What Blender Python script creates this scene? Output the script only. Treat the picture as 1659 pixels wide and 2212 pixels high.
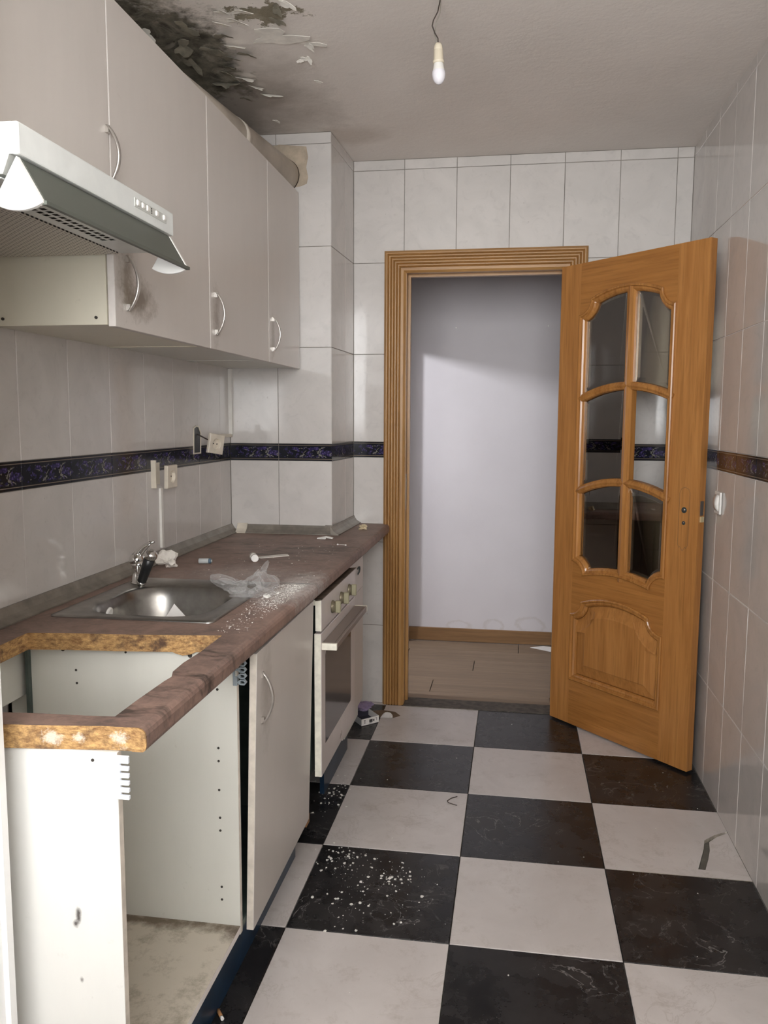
import bpy, bmesh, math, random
from mathutils import Vector, Matrix
random.seed(7)
for o in list(bpy.data.objects): bpy.data.objects.remove(o)
SC = bpy.context.scene
COL = SC.collection
PI = math.pi

# ------------------------------------------------------------------ camera
F_PX, YAW, PITCH, ROLL, CAM_H = 1782.56, 0.1562, -0.1130, 0.0047, 1.3809
cam = bpy.data.cameras.new('camera')
cam.sensor_fit = 'VERTICAL'; cam.sensor_height = 24.0; cam.sensor_width = 18.0
cam.lens = 24.0 * F_PX / 2212.0
cam.clip_start = 0.02
co = bpy.data.objects.new('camera', cam); COL.objects.link(co)
fw = Vector((-math.sin(YAW)*math.cos(PITCH), math.cos(YAW)*math.cos(PITCH), math.sin(PITCH)))
rt = Vector((math.cos(YAW), math.sin(YAW), 0)); up = rt.cross(fw)
r2 = math.cos(ROLL)*rt + math.sin(ROLL)*up; u2 = -math.sin(ROLL)*rt + math.cos(ROLL)*up
co.matrix_world = Matrix(((r2.x, u2.x, -fw.x, 0), (r2.y, u2.y, -fw.y, 0), (r2.z, u2.z, -fw.z, CAM_H), (0, 0, 0, 1)))
SC.camera = co

# ------------------------------------------------------------------ world, light, exposure
w = bpy.data.worlds.new('overcast_sky'); SC.world = w; w.use_nodes = True
bg = w.node_tree.nodes['Background']
bg.inputs[0].default_value = (0.97, 0.98, 0.985, 1); bg.inputs[1].default_value = 7.6
SC.view_settings.view_transform = 'Standard'; SC.view_settings.look = 'None'
SC.view_settings.gamma = 1.0; SC.view_settings.use_curve_mapping = False
SC.view_settings.exposure = 1.47
SC.cycles.diffuse_bounces = 5; SC.cycles.glossy_bounces = 4; SC.cycles.max_bounces = 9; SC.cycles.transparent_max_bounces = 12

def area(name, loc, target, sx, sy, power, col=(1, 1, 1), portal=False):
    l = bpy.data.lights.new(name, 'AREA'); l.shape = 'RECTANGLE'; l.size = sx; l.size_y = sy
    l.energy = power; l.color = col
    if portal: l.cycles.is_portal = True
    o = bpy.data.objects.new(name, l); COL.objects.link(o); o.location = loc
    o.rotation_euler = (Vector(target)-Vector(loc)).to_track_quat('-Z', 'Y').to_euler()
    return o
# open terrace window behind the camera (sky portal), and the side-room window that lights the hall
WX0, WX1, WZ0, WZ1, WY = -1.45, 0.62, 1.20, 2.46, -0.45
area('terrace_window_portal', ((WX0+WX1)/2, WY, (WZ0+WZ1)/2), ((WX0+WX1)/2, 5, (WZ0+WZ1)/2), WX1-WX0, WZ1-WZ0, 1, portal=True)
area('side_room_window_light', (-2.0, 4.05, 2.14), (-.2, 5.04, 1.5), 0.10, 0.20, 13.5, (0.93, 0.95, 1.0))

# ------------------------------------------------------------------ materials
MATS = {}
class NT:
    def __init__(s, name):
        m = bpy.data.materials.new(name); m.use_nodes = True; s.m = m; s.t = m.node_tree
        s.b = s.t.nodes['Principled BSDF']; s.out = s.t.nodes['Material Output']; MATS[name] = m
    def n(s, typ, **kw):
        x = s.t.nodes.new(typ)
        for k, v in kw.items():
            if k.startswith('i_'):
                x.inputs[k[2:].replace('_', ' ')].default_value = v
            else: setattr(x, k, v)
        return x
    def l(s, a, b): s.t.links.new(a, b)
    def coords(s, kind='Object', scale=(1, 1, 1), rnd=False):
        tc = s.n('ShaderNodeTexCoord'); mp = s.n('ShaderNodeMapping'); mp.inputs['Scale'].default_value = scale
        s.l(tc.outputs[kind], mp.inputs[0])
        if rnd:
            oi = s.n('ShaderNodeObjectInfo'); mu = s.n('ShaderNodeMath', operation='MULTIPLY'); mu.inputs[1].default_value = 37.0
            s.l(oi.outputs['Random'], mu.inputs[0]); cb = s.n('ShaderNodeCombineXYZ')
            for i in range(3): s.l(mu.outputs[0], cb.inputs[i])
            s.l(cb.outputs[0], mp.inputs['Location'])
        return mp.outputs[0]
    def noise(s, vec, scale, detail=4, rough=.55, dist=0):
        x = s.n('ShaderNodeTexNoise'); x.inputs['Scale'].default_value = scale; x.inputs['Detail'].default_value = detail
        x.inputs['Roughness'].default_value = rough; x.inputs['Distortion'].default_value = dist
        s.l(vec, x.inputs['Vector']); return x.outputs['Fac']
    def ramp(s, fac, lo, hi, interp='LINEAR'):
        r = s.n('ShaderNodeMapRange'); r.interpolation_type = 'SMOOTHSTEP' if interp == 'S' else 'LINEAR'
        r.inputs['From Min'].default_value = lo; r.inputs['From Max'].default_value = hi
        s.l(fac, r.inputs['Value']); return r.outputs['Result']
    def mix(s, fac, a, b):
        x = s.n('ShaderNodeMix', data_type='RGBA')
        if hasattr(fac, 'node'): s.l(fac, x.inputs[0])
        else: x.inputs[0].default_value = fac
        for k, v in ((6, a), (7, b)):
            if hasattr(v, 'node'): s.l(v, x.inputs[k])
            else: x.inputs[k].default_value = (*v, 1)
        return x.outputs[2]
    def math(s, op, a, b=0.0):
        x = s.n('ShaderNodeMath', operation=op)
        for i, v in enumerate((a, b)):
            if hasattr(v, 'node'): s.l(v, x.inputs[i])
            else: x.inputs[i].default_value = v
        return x.outputs[0]
    def col(s, c):
        if hasattr(c, 'node'): s.l(c, s.b.inputs['Base Color'])
        else: s.b.inputs['Base Color'].default_value = (*c, 1)
    def rough(s, r):
        if hasattr(r, 'node'): s.l(r, s.b.inputs['Roughness'])
        else: s.b.inputs['Roughness'].default_value = r
    def bump(s, h, strength=.3, dist=.002):
        x = s.n('ShaderNodeBump'); x.inputs['Strength'].default_value = strength; x.inputs['Distance'].default_value = dist
        s.l(h, x.inputs['Height']); s.l(x.outputs[0], s.b.inputs['Normal'])
    def blob(s, vec, c, r, lo=.6, hi=1.0, nz=None):
        """1 inside an ellipsoid about c with radii r, fading out; nz adds an irregular outline"""
        a = s.n('ShaderNodeVectorMath', operation='SUBTRACT'); s.l(vec, a.inputs[0]); a.inputs[1].default_value = c
        d = s.n('ShaderNodeVectorMath', operation='DIVIDE'); s.l(a.outputs[0], d.inputs[0]); d.inputs[1].default_value = r
        ln = s.n('ShaderNodeVectorMath', operation='LENGTH'); s.l(d.outputs[0], ln.inputs[0])
        v = ln.outputs['Value']
        if nz is not None: v = s.math('ADD', v, nz)
        r_ = s.n('ShaderNodeMapRange'); r_.inputs['From Min'].default_value = hi; r_.inputs['From Max'].default_value = lo
        s.l(v, r_.inputs['Value']); return r_.outputs['Result']

def plain(name, c, rough=.5, metal=0.0, var=.0, vs=20, bump=None, spec=None, dirt=None):
    t = NT(name); v = t.coords()
    if var:
        f = t.ramp(t.noise(v, vs), .35, .65); t.col(t.mix(f, tuple(x*(1-var) for x in c), tuple(min(1, x*(1+var)) for x in c)))
    else: t.col(c)
    t.rough(rough); t.b.inputs['Metallic'].default_value = metal
    if bump: t.bump(t.noise(v, bump[0]), bump[1], bump[2])
    if spec is not None: t.b.inputs['Specular IOR Level'].default_value = spec
    return t.m

# wall tile: glossy pale greige ceramic with faint marbling
t = NT('wall_tile'); v = t.coords(rnd=True)
a = t.ramp(t.noise(v, 5, 5, .6, 1.2), .38, .68); b = t.ramp(t.noise(v, 14, 4, .6, 2.0), .55, .75)
c = t.mix(a, (.63, .60, .575), (.575, .55, .527)); c = t.mix(t.math('MULTIPLY', b, .4), c, (.48, .46, .445))
d = t.ramp(t.noise(v, 60, 2, .5), .74, .80); c = t.mix(t.math('MULTIPLY', d, .35), c, (.25, .22, .18))
t.col(c); t.rough(t.ramp(t.noise(v, 9, 3), 0.0, 5.0)); t.b.inputs['Specular IOR Level'].default_value = .5
t.rough(.07); t.bump(t.noise(v, 4, 2), .10, .003)
# grout
plain('grout_dark', (.20, .18, .155), .9, var=.3, vs=9)
plain('grout_light', (.74, .71, .68), .8, var=.1, vs=9)
plain('grout_floor', (.13, .12, .10), .9, var=.3, vs=12)
# decorative band tile: near-black navy with purple flowers, pale leaves and a thin line above and below
t = NT('band_tile'); v = t.coords('UV'); sp = t.n('ShaderNodeSeparateXYZ'); t.l(v, sp.inputs[0])
uvs = t.coords('UV', (3.2, 1.05, 1)); n1 = t.noise(uvs, 3.1, 3, .65, .6); n2 = t.noise(t.coords('UV', (3.2, 1.05, 3)), 2.3, 2, .5, 1.4)
mid = t.math('MULTIPLY', t.ramp(sp.outputs[1], .17, .24), t.ramp(sp.outputs[1], .84, .77))
flower = t.math('MULTIPLY', t.ramp(n1, .53, .56), mid); leaf = t.math('MULTIPLY', t.ramp(n2, .56, .59), mid)
vo = t.n('ShaderNodeTexVoronoi'); vo.inputs['Scale'].default_value = 9.0; t.l(uvs, vo.inputs['Vector'])
pet = t.mix(t.ramp(vo.outputs['Distance'], .15, .55), (.105, .075, .23), (.025, .02, .07))
c = t.mix(leaf, (.010, .011, .016), (.21, .20, .17)); c = t.mix(flower, c, pet)
ln = t.math('ADD', t.math('MULTIPLY', t.ramp(sp.outputs[1], .085, .095), t.ramp(sp.outputs[1], .125, .115)),
            t.math('MULTIPLY', t.ramp(sp.outputs[1], .895, .905), t.ramp(sp.outputs[1], .935, .925)))
c = t.mix(t.math('MULTIPLY', ln, .7), c, (.30, .24, .18)); t.col(c); t.rough(.12); t.b.inputs['Specular IOR Level'].default_value = .35
# floor tiles
t = NT('floor_tile_white'); v = t.coords(rnd=True)
a = t.ramp(t.noise(v, 3.5, 5, .6, .8), .35, .7); vein = t.ramp(t.math('ABSOLUTE', t.math('SUBTRACT', t.noise(v, 5.5, 6, .68, 1.3), .5)), .022, .0)
c = t.mix(a, (.60, .56, .54), (.515, .475, .455)); c = t.mix(t.math('MULTIPLY', t.math('MULTIPLY', vein, t.ramp(t.noise(v, 3.0, 2), .42, .62)), .36), c, (.33, .285, .25))
dt = t.ramp(t.noise(v, 11, 6, .78), .54, .76); c = t.mix(t.math('MULTIPLY', dt, .45), c, (.27, .225, .185)); t.col(c)
t.rough(.28); t.bump(t.noise(v, 22, 3), .05, .002)
t = NT('floor_tile_black'); v = t.coords(rnd=True)
n = t.noise(v, 6.0, 5, .55, 1.7); vein = t.ramp(t.math('ABSOLUTE', t.math('SUBTRACT', n, .5)), .009, .001)
vein = t.math('MULTIPLY', vein, t.ramp(t.noise(v, 4.0, 2), .50, .68))
a = t.ramp(t.noise(v, 8, 5, .7), .4, .75); c = t.mix(a, (.014, .0135, .0145), (.034, .032, .032))
c = t.mix(t.math('MULTIPLY', vein, .55), c, (.36, .34, .33)); t.col(c)
t.rough(t.math('ADD', t.math('MULTIPLY', a, .2), .22)); t.b.inputs['Specular IOR Level'].default_value = .38
plain('floor_tile_body', (.33, .29, .24), .9, var=.3, vs=40)
# painted cabinet laminate
def laminate(name, base, grime, stains=()):
    t = NT(name); v = t.coords(); g = t.n('ShaderNodeNewGeometry'); pos = g.outputs['Position']
    st = t.noise(t.coords(scale=(1, 1, .25)), 16, 4, .6); a = t.ramp(st, .35, .7)
    c = t.mix(t.math('MULTIPLY', a, .3), base, tuple(x*.9 for x in base))
    sp_ = t.ramp(t.noise(v, 22, 5, .7), .66, .80) if grime < .85 else t.ramp(t.noise(v, 12, 6, .78), .50, .74); c = t.mix(t.math('MULTIPLY', sp_, grime), c, (.20, .17, .12))
    nz = t.math('MULTIPLY', t.math('SUBTRACT', t.noise(v, 30, 4, .7), .5), 2.0)
    for (ct, rr, cl, amt) in stains:
        c = t.mix(t.math('MULTIPLY', t.blob(pos, ct, rr, .2, 1.15, nz), amt), c, cl)
    t.col(c); t.rough(.34); t.b.inputs['Specular IOR Level'].default_value = .4
    t.bump(t.noise(v, 240, 2), .04, .001)
    return t.m
laminate('cabinet_front', (.63, .585, .545), .12, [
    ((-.906, 1.93, 1.665), (.05, .09, .05), (.20, .16, .12), .8), ((-.906, 1.86, 1.70), (.05, .05, .075), (.22, .18, .13), .75),
    ((-.906, 2.45, 1.69), (.05, .035, .09), (.25, .21, .17), .6), ((-.906, 3.05, 1.68), (.05, .03, .09), (.28, .23, .18), .6),
    ((-.60, 1.91, .70), (.06, .05, .14), (.36, .33, .29), .55)])
laminate('cabinet_side_cream', (.74, .70, .58), .2)
laminate('cabinet_inner', (.66, .655, .60), .4)
laminate('cabinet_end', (.74, .735, .70), .2, [((-.703, 1.2, .552), (.005, .05, .014), (.05, .04, .035), .9), ((-.708, 1.2, .537), (.006, .05, .008), (.05, .04, .035), .9), ((-.701, 1.2, .437), (.004, .05, .006), (.1, .08, .07), .8)])
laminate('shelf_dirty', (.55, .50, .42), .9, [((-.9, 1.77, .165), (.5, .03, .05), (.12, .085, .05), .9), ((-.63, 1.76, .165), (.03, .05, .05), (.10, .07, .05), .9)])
plain('edge_band', (.66, .60, .52), .5, var=.12, vs=30)
plain('edge_white', (.80, .75, .71), .45, var=.05, vs=30)
plain('pin_hole', (.035, .03, .025), .8)
plain('plinth_navy', (.010, .030, .062), .35, var=.3, vs=12)
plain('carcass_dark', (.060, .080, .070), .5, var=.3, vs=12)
plain('dark_metal', (.03, .04, .04), .4)
# worktop
t = NT('worktop_laminate'); v = t.coords(); g = t.n('ShaderNodeNewGeometry'); pos = g.outputs['Position']
a = t.ramp(t.noise(v, 9, 6, .7, .5), .35, .68); b = t.ramp(t.noise(v, 60, 4, .7), .4, .7)
c = t.mix(a, (.285, .185, .148), (.125, .088, .074)); c = t.mix(t.math('MULTIPLY', b, .45), c, (.36, .225, .18))
st = t.ramp(t.noise(t.coords(scale=(2.2, 6, 2)), 2.8, 5, .7, .4), .50, .63)
zone = t.math('MAXIMUM', t.blob(pos, (-.9, 3.02, .882), (.45, .30, .2), .4, 1.0), t.blob(pos, (-.65, 1.45, .88), (.25, .36, .2), .5, 1.0))
c = t.mix(t.math('MULTIPLY', t.math('MULTIPLY', st, zone), .85), c, (.035, .025, .02))
nz = t.math('MULTIPLY', t.math('SUBTRACT', t.noise(v, 26, 6, .75), .5), 1.7)
du = t.math('MAXIMUM', t.blob(pos, (-.635, 2.33, .885), (.085, .26, .1), .10, 1.15, nz), t.math('MULTIPLY', t.blob(pos, (-.85, 2.50, .885), (.22, .16, .1), .2, 1.2, nz), .35))
du = t.math('MULTIPLY', du, t.ramp(t.noise(v, 110, 5, .85), .30, .52)); c = t.mix(t.math('MULTIPLY', du, .85), c, (.72, .69, .66))
t.col(c); t.rough(.5); t.bump(t.noise(v, 90, 4), .1, .002)
t = NT('chipboard'); v = t.coords(); g = t.n('ShaderNodeNewGeometry')
f = t.noise(t.coords(scale=(1, 1, 2.5)), 55, 5, .75); c = t.mix(t.ramp(f, .35, .65), (.20, .10, .04), (.60, .37, .15))
c = t.mix(t.ramp(t.noise(v, 14, 5, .7), .52, .66), c, (.09, .05, .03))
nz = t.math('MULTIPLY', t.math('SUBTRACT', t.noise(v, 75, 4, .8), .5), 3.0)
for ct, rr in (((-.622, 1.20, .862), (.016, .05, .016)), ((-.735, 1.2, .862), (.02, .06, .014)), ((-.69, 1.2, .862), (.012, .06, .01))):
    c = t.mix(t.math('MULTIPLY', t.blob(g.outputs['Position'], ct, rr, .3, 1.0, nz), .7), c, (.78, .70, .60))
t.col(c); t.rough(.9); t.bump(f, .6, .004)
# wood
def wood(name, c1, c2, axis, dark=.6, rough=.33, scale=1.0):
    t = NT(name); sc = [14*scale, 14*scale, 14*scale]; sc[axis] = .9*scale
    f = t.noise(t.coords(scale=tuple(sc), rnd=True), 2.6, 6, .62, .6); sc2 = [90.0, 90.0, 90.0]; sc2[axis] = 3.0
    g = t.noise(t.coords(scale=tuple(sc2), rnd=True), 1.5, 4, .6)
    c = t.mix(t.ramp(f, .32, .70), c1, c2); c = t.mix(t.math('MULTIPLY', t.ramp(g, .50, .72), .55), c, tuple(x*dark for x in c2))
    t.col(c); t.rough(rough); t.b.inputs['Specular IOR Level'].default_value = .45; t.bump(g, .08, .001)
    return t.m
wood('oak_vertical', (.47, .215, .062), (.345, .143, .037), 2)
wood('oak_horizontal', (.42, .185, .048), (.30, .122, .030), 0)
wood('oak_moulding', (.44, .20, .055), (.29, .12, .03), 2, rough=.25)
wood('casing_vertical', (.43, .24, .088), (.32, .16, .052), 2, .55)
wood('casing_horizontal', (.43, .24, .088), (.32, .16, .052), 0, .55)
wood('skirting_wood', (.26, .145, .065), (.19, .10, .042), 0, .6)
wood('laminate_plank', (.27, .195, .135), (.20, .142, .098), 0, .75, .6, .5); MATS['laminate_plank'].node_tree.nodes['Principled BSDF'].inputs['Specular IOR Level'].default_value = .2
# metals, plastics, glass
plain('chrome', (.75, .74, .72), .12, 1.0)
plain('stainless', (.36, .35, .33), .30, 1.0, var=.12, vs=30)
plain('handle_metal', (.62, .59, .55), .30, .85)
plain('coving_grey', (.22, .195, .165), .42, .15, var=.25, vs=14)
plain('plastic_white', (.78, .76, .72), .35, var=.04)
plain('plastic_aged', (.70, .64, .54), .45, var=.08)
plain('comb_white', (.80, .84, .90), .4)
plain('comb_grey', (.28, .33, .36), .4)
plain('plastic_black', (.012, .013, .014), .35)
plain('hood_white', (.70, .72, .70), .3, var=.05, vs=12)
plain('hood_grey', (.52, .53, .50), .4, var=.08, vs=14)
t = NT('hood_visor'); t.col((.085, .093, .078)); t.rough(.38)
plain('hood_lamp_cover', (.92, .91, .88), .35)
t = NT('hood_filter'); v = t.coords(); br = t.n('ShaderNodeTexBrick'); vv = t.coords(scale=(1, 1, 1)); vv.node.inputs['Rotation'].default_value = (0, 0, PI/2); t.l(vv, br.inputs['Vector'])
br.inputs['Color1'].default_value = (.05, .042, .035, 1); br.inputs['Color2'].default_value = (.04, .034, .03, 1); br.inputs['Mortar'].default_value = (.62, .58, .52, 1)
br.inputs['Scale'].default_value = 1; br.inputs['Mortar Size'].default_value = .0032; br.inputs['Brick Width'].default_value = .015; br.inputs['Row Height'].default_value = .0085
t.col(br.outputs['Color']); t.rough(.45); t.b.inputs['Metallic'].default_value = .3
plain('oven_white', (.66, .60, .57), .3, var=.05, vs=8)
plain('oven_edge', (.80, .77, .66), .5, var=.1, vs=40)
t = NT('oven_glass'); t.col((.085, .072, .066)); t.rough(.10); t.b.inputs['Specular IOR Level'].default_value = .6
plain('oven_bracket', (.16, .12, .09), .55, .4, var=.4, vs=25)
plain('oven_handle', (.27, .22, .19), .4, .3)
plain('knob_metal', (.22, .19, .13), .35, .6)
plain('knob_face', (.30, .275, .18), .45, .2)
def clearglass(name, tint, gain, rough=0.0):
    t = NT(name); tr = t.n('ShaderNodeBsdfTransparent'); tr.inputs[0].default_value = (*tint, 1)
    gl = t.n('ShaderNodeBsdfGlossy'); gl.inputs['Roughness'].default_value = rough; gl.inputs[0].default_value = (1, 1, 1, 1)
    fr = t.n('ShaderNodeFresnel'); fr.inputs[0].default_value = 1.5; mx = t.n('ShaderNodeMixShader')
    t.l(t.math('MULTIPLY', fr.outputs[0], gain), mx.inputs[0]); t.l(tr.outputs[0], mx.inputs[1]); t.l(gl.outputs[0], mx.inputs[2])
    t.l(mx.outputs[0], t.out.inputs[0]); return t.m
clearglass('pane_glass', (.80, .775, .69), 5.0, .01)
t = NT('bag_film'); tr = t.n('ShaderNodeBsdfTransparent'); tl = t.n('ShaderNodeBsdfTranslucent'); df = t.n('ShaderNodeBsdfDiffuse'); gl = t.n('ShaderNodeBsdfGlossy'); gl.inputs['Roughness'].default_value = .22
lw = t.n('ShaderNodeLayerWeight'); lw.inputs[0].default_value = .35; m1 = t.n('ShaderNodeMixShader'); m2 = t.n('ShaderNodeMixShader')
m1.inputs[0].default_value = .35; t.l(df.outputs[0], m1.inputs[1]); t.l(gl.outputs[0], m1.inputs[2]); t.l(t.ramp(lw.outputs['Facing'], -.10, 2.0), m2.inputs[0]); t.l(tr.outputs[0], m2.inputs[1]); t.l(m1.outputs[0], m2.inputs[2]); t.l(m2.outputs[0], t.out.inputs[0])
# painted surfaces
t = NT('ceiling_paint'); g = t.n('ShaderNodeNewGeometry'); pos = g.outputs['Position']; v = t.coords()
n1 = t.noise(pos, 4.2, 5, .62, .2); n2 = t.noise(pos, 13, 5, .65)
base = t.mix(t.ramp(t.noise(pos, 1.6, 3), .35, .7), (.80, .75, .705), (.73, .68, .635))
base = t.mix(t.math('MULTIPLY', t.ramp(n2, .6, .75), .10), base, (.36, .32, .28))
nz = t.math('MULTIPLY', t.math('SUBTRACT', n1, .5), 1.5)
damp = t.blob(pos, (-1.10, 3.10, 2.548), (.38, .50, .3), .35, 1.2, nz)
c = t.mix(t.math('MULTIPLY', damp, .7), base, (.22, .185, .15))
ring = t.blob(pos, (-.70, 3.52, 2.548), (.20, .12, .3), .5, 1.1, nz); c = t.mix(t.math('MULTIPLY', ring, .30), c, (.33, .25, .175))
mould = t.blob(pos, (-1.13, 2.66, 2.548), (.25, .46, .3), .68, .95, t.math('ADD', nz, t.math('MULTIPLY', t.math('SUBTRACT', t.noise(pos, 16, 5, .7), .5), .9)))
mc = t.mix(t.ramp(n2, .36, .62), (.045, .040, .030), (.22, .20, .155)); mc = t.mix(t.ramp(t.noise(pos, 11, 4, .6, 1.0), .52, .66), mc, (.30, .275, .22))
c = t.mix(mould, c, mc)
nz2 = t.math('MULTIPLY', t.math('SUBTRACT', t.noise(pos, 15, 6, .7), .5), 3.2); peel = t.blob(pos, (-.745, 2.455, 2.548), (.115, .075, .3), .70, .80, nz2); pc = t.mix(t.ramp(n2, .4, .62), (.23, .20, .14), (.37, .33, .255)); c = t.mix(peel, c, pc)
t.col(c); t.rough(.85)
h = t.math('ADD', t.math('MULTIPLY', t.noise(pos, 30, 5, .7), .3), t.math('MULTIPLY', t.math('MAXIMUM', mould, peel), t.math('SUBTRACT', t.noise(pos, 38, 5, .75), .9)))
t.bump(h, .5, .012)
plain('paint_flake_white', (.84, .81, .75), .8, var=.08, vs=30)
plain('paint_flake_dark', (.22, .20, .155), .85, var=.25, vs=30)
plain('plaster', (.45, .375, .29), .95, var=.18, vs=18, bump=(40, .4, .004))
plain('white_paint', (.62, .60, .60), .8, var=.03, vs=3, bump=(55, .10, .003))
t = NT('hall_paint'); g = t.n('ShaderNodeNewGeometry'); pos = g.outputs['Position']; nz = t.math('MULTIPLY', t.math('SUBTRACT', t.noise(pos, 12, 5, .7), .5), 1.2)
c = t.mix(t.ramp(t.noise(pos, 2.2, 4), .35, .7), (.64, .61, .63), (.60, .57, .59))
for ct, rr in (((.12, 5.04, .12), (.10, .2, .055)), ((-.10, 5.04, .10), (.07, .2, .05)), ((-.32, 5.04, .10), (.10, .2, .035))):
    s1 = t.blob(pos, ct, rr, .8, 1.0, nz); s2 = t.blob(pos, ct, rr, .55, .8, nz)
    c = t.mix(t.math('MULTIPLY', t.math('SUBTRACT', s1, s2), .45), c, (.48, .43, .40))
t.col(c); t.rough(.8); t.bump(t.noise(pos, 60, 3), .12, .003)
plain('threshold_dark', (.085, .07, .055), .7, var=.4, vs=30)
plain('pvc_duct', (.68, .62, .54), .45, var=.15, vs=7)
plain('frame_white', (.86, .86, .85), .35)
plain('gasket_navy', (.02, .025, .04), .5)
plain('bulb_glass', (.78, .76, .80), .22)
plain('holder_cream', (.72, .64, .50), .35)
plain('wire_dark', (.05, .035, .028), .6)
plain('wire_grey', (.30, .27, .23), .6)
plain('paper_white', (.83, .80, .77), .7, var=.03)
plain('tissue', (.80, .76, .70), .9, var=.06, vs=30)
plain('paper_tan', (.56, .46, .30), .8, var=.2, vs=60)
plain('vial_grey', (.50, .53, .53), .4)
plain('vial_blue', (.10, .16, .22), .4)
plain('purple_cloth', (.30, .235, .37), .9, var=.2, vs=40)
plain('brown_paper', (.15, .10, .06), .85, var=.2, vs=20)
plain('ink_black', (.05, .05, .05), .7)
plain('box_inside', (.035, .033, .05), .8)
plain('debris_white', (.72, .70, .66), .85, var=.1, vs=50)
plain('wood_scrap', (.42, .21, .085), .7, var=.25, vs=30)
plain('brass', (.66, .58, .36), .35, .5)
plain('lock_metal', (.20, .19, .18), .35, .8)

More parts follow.
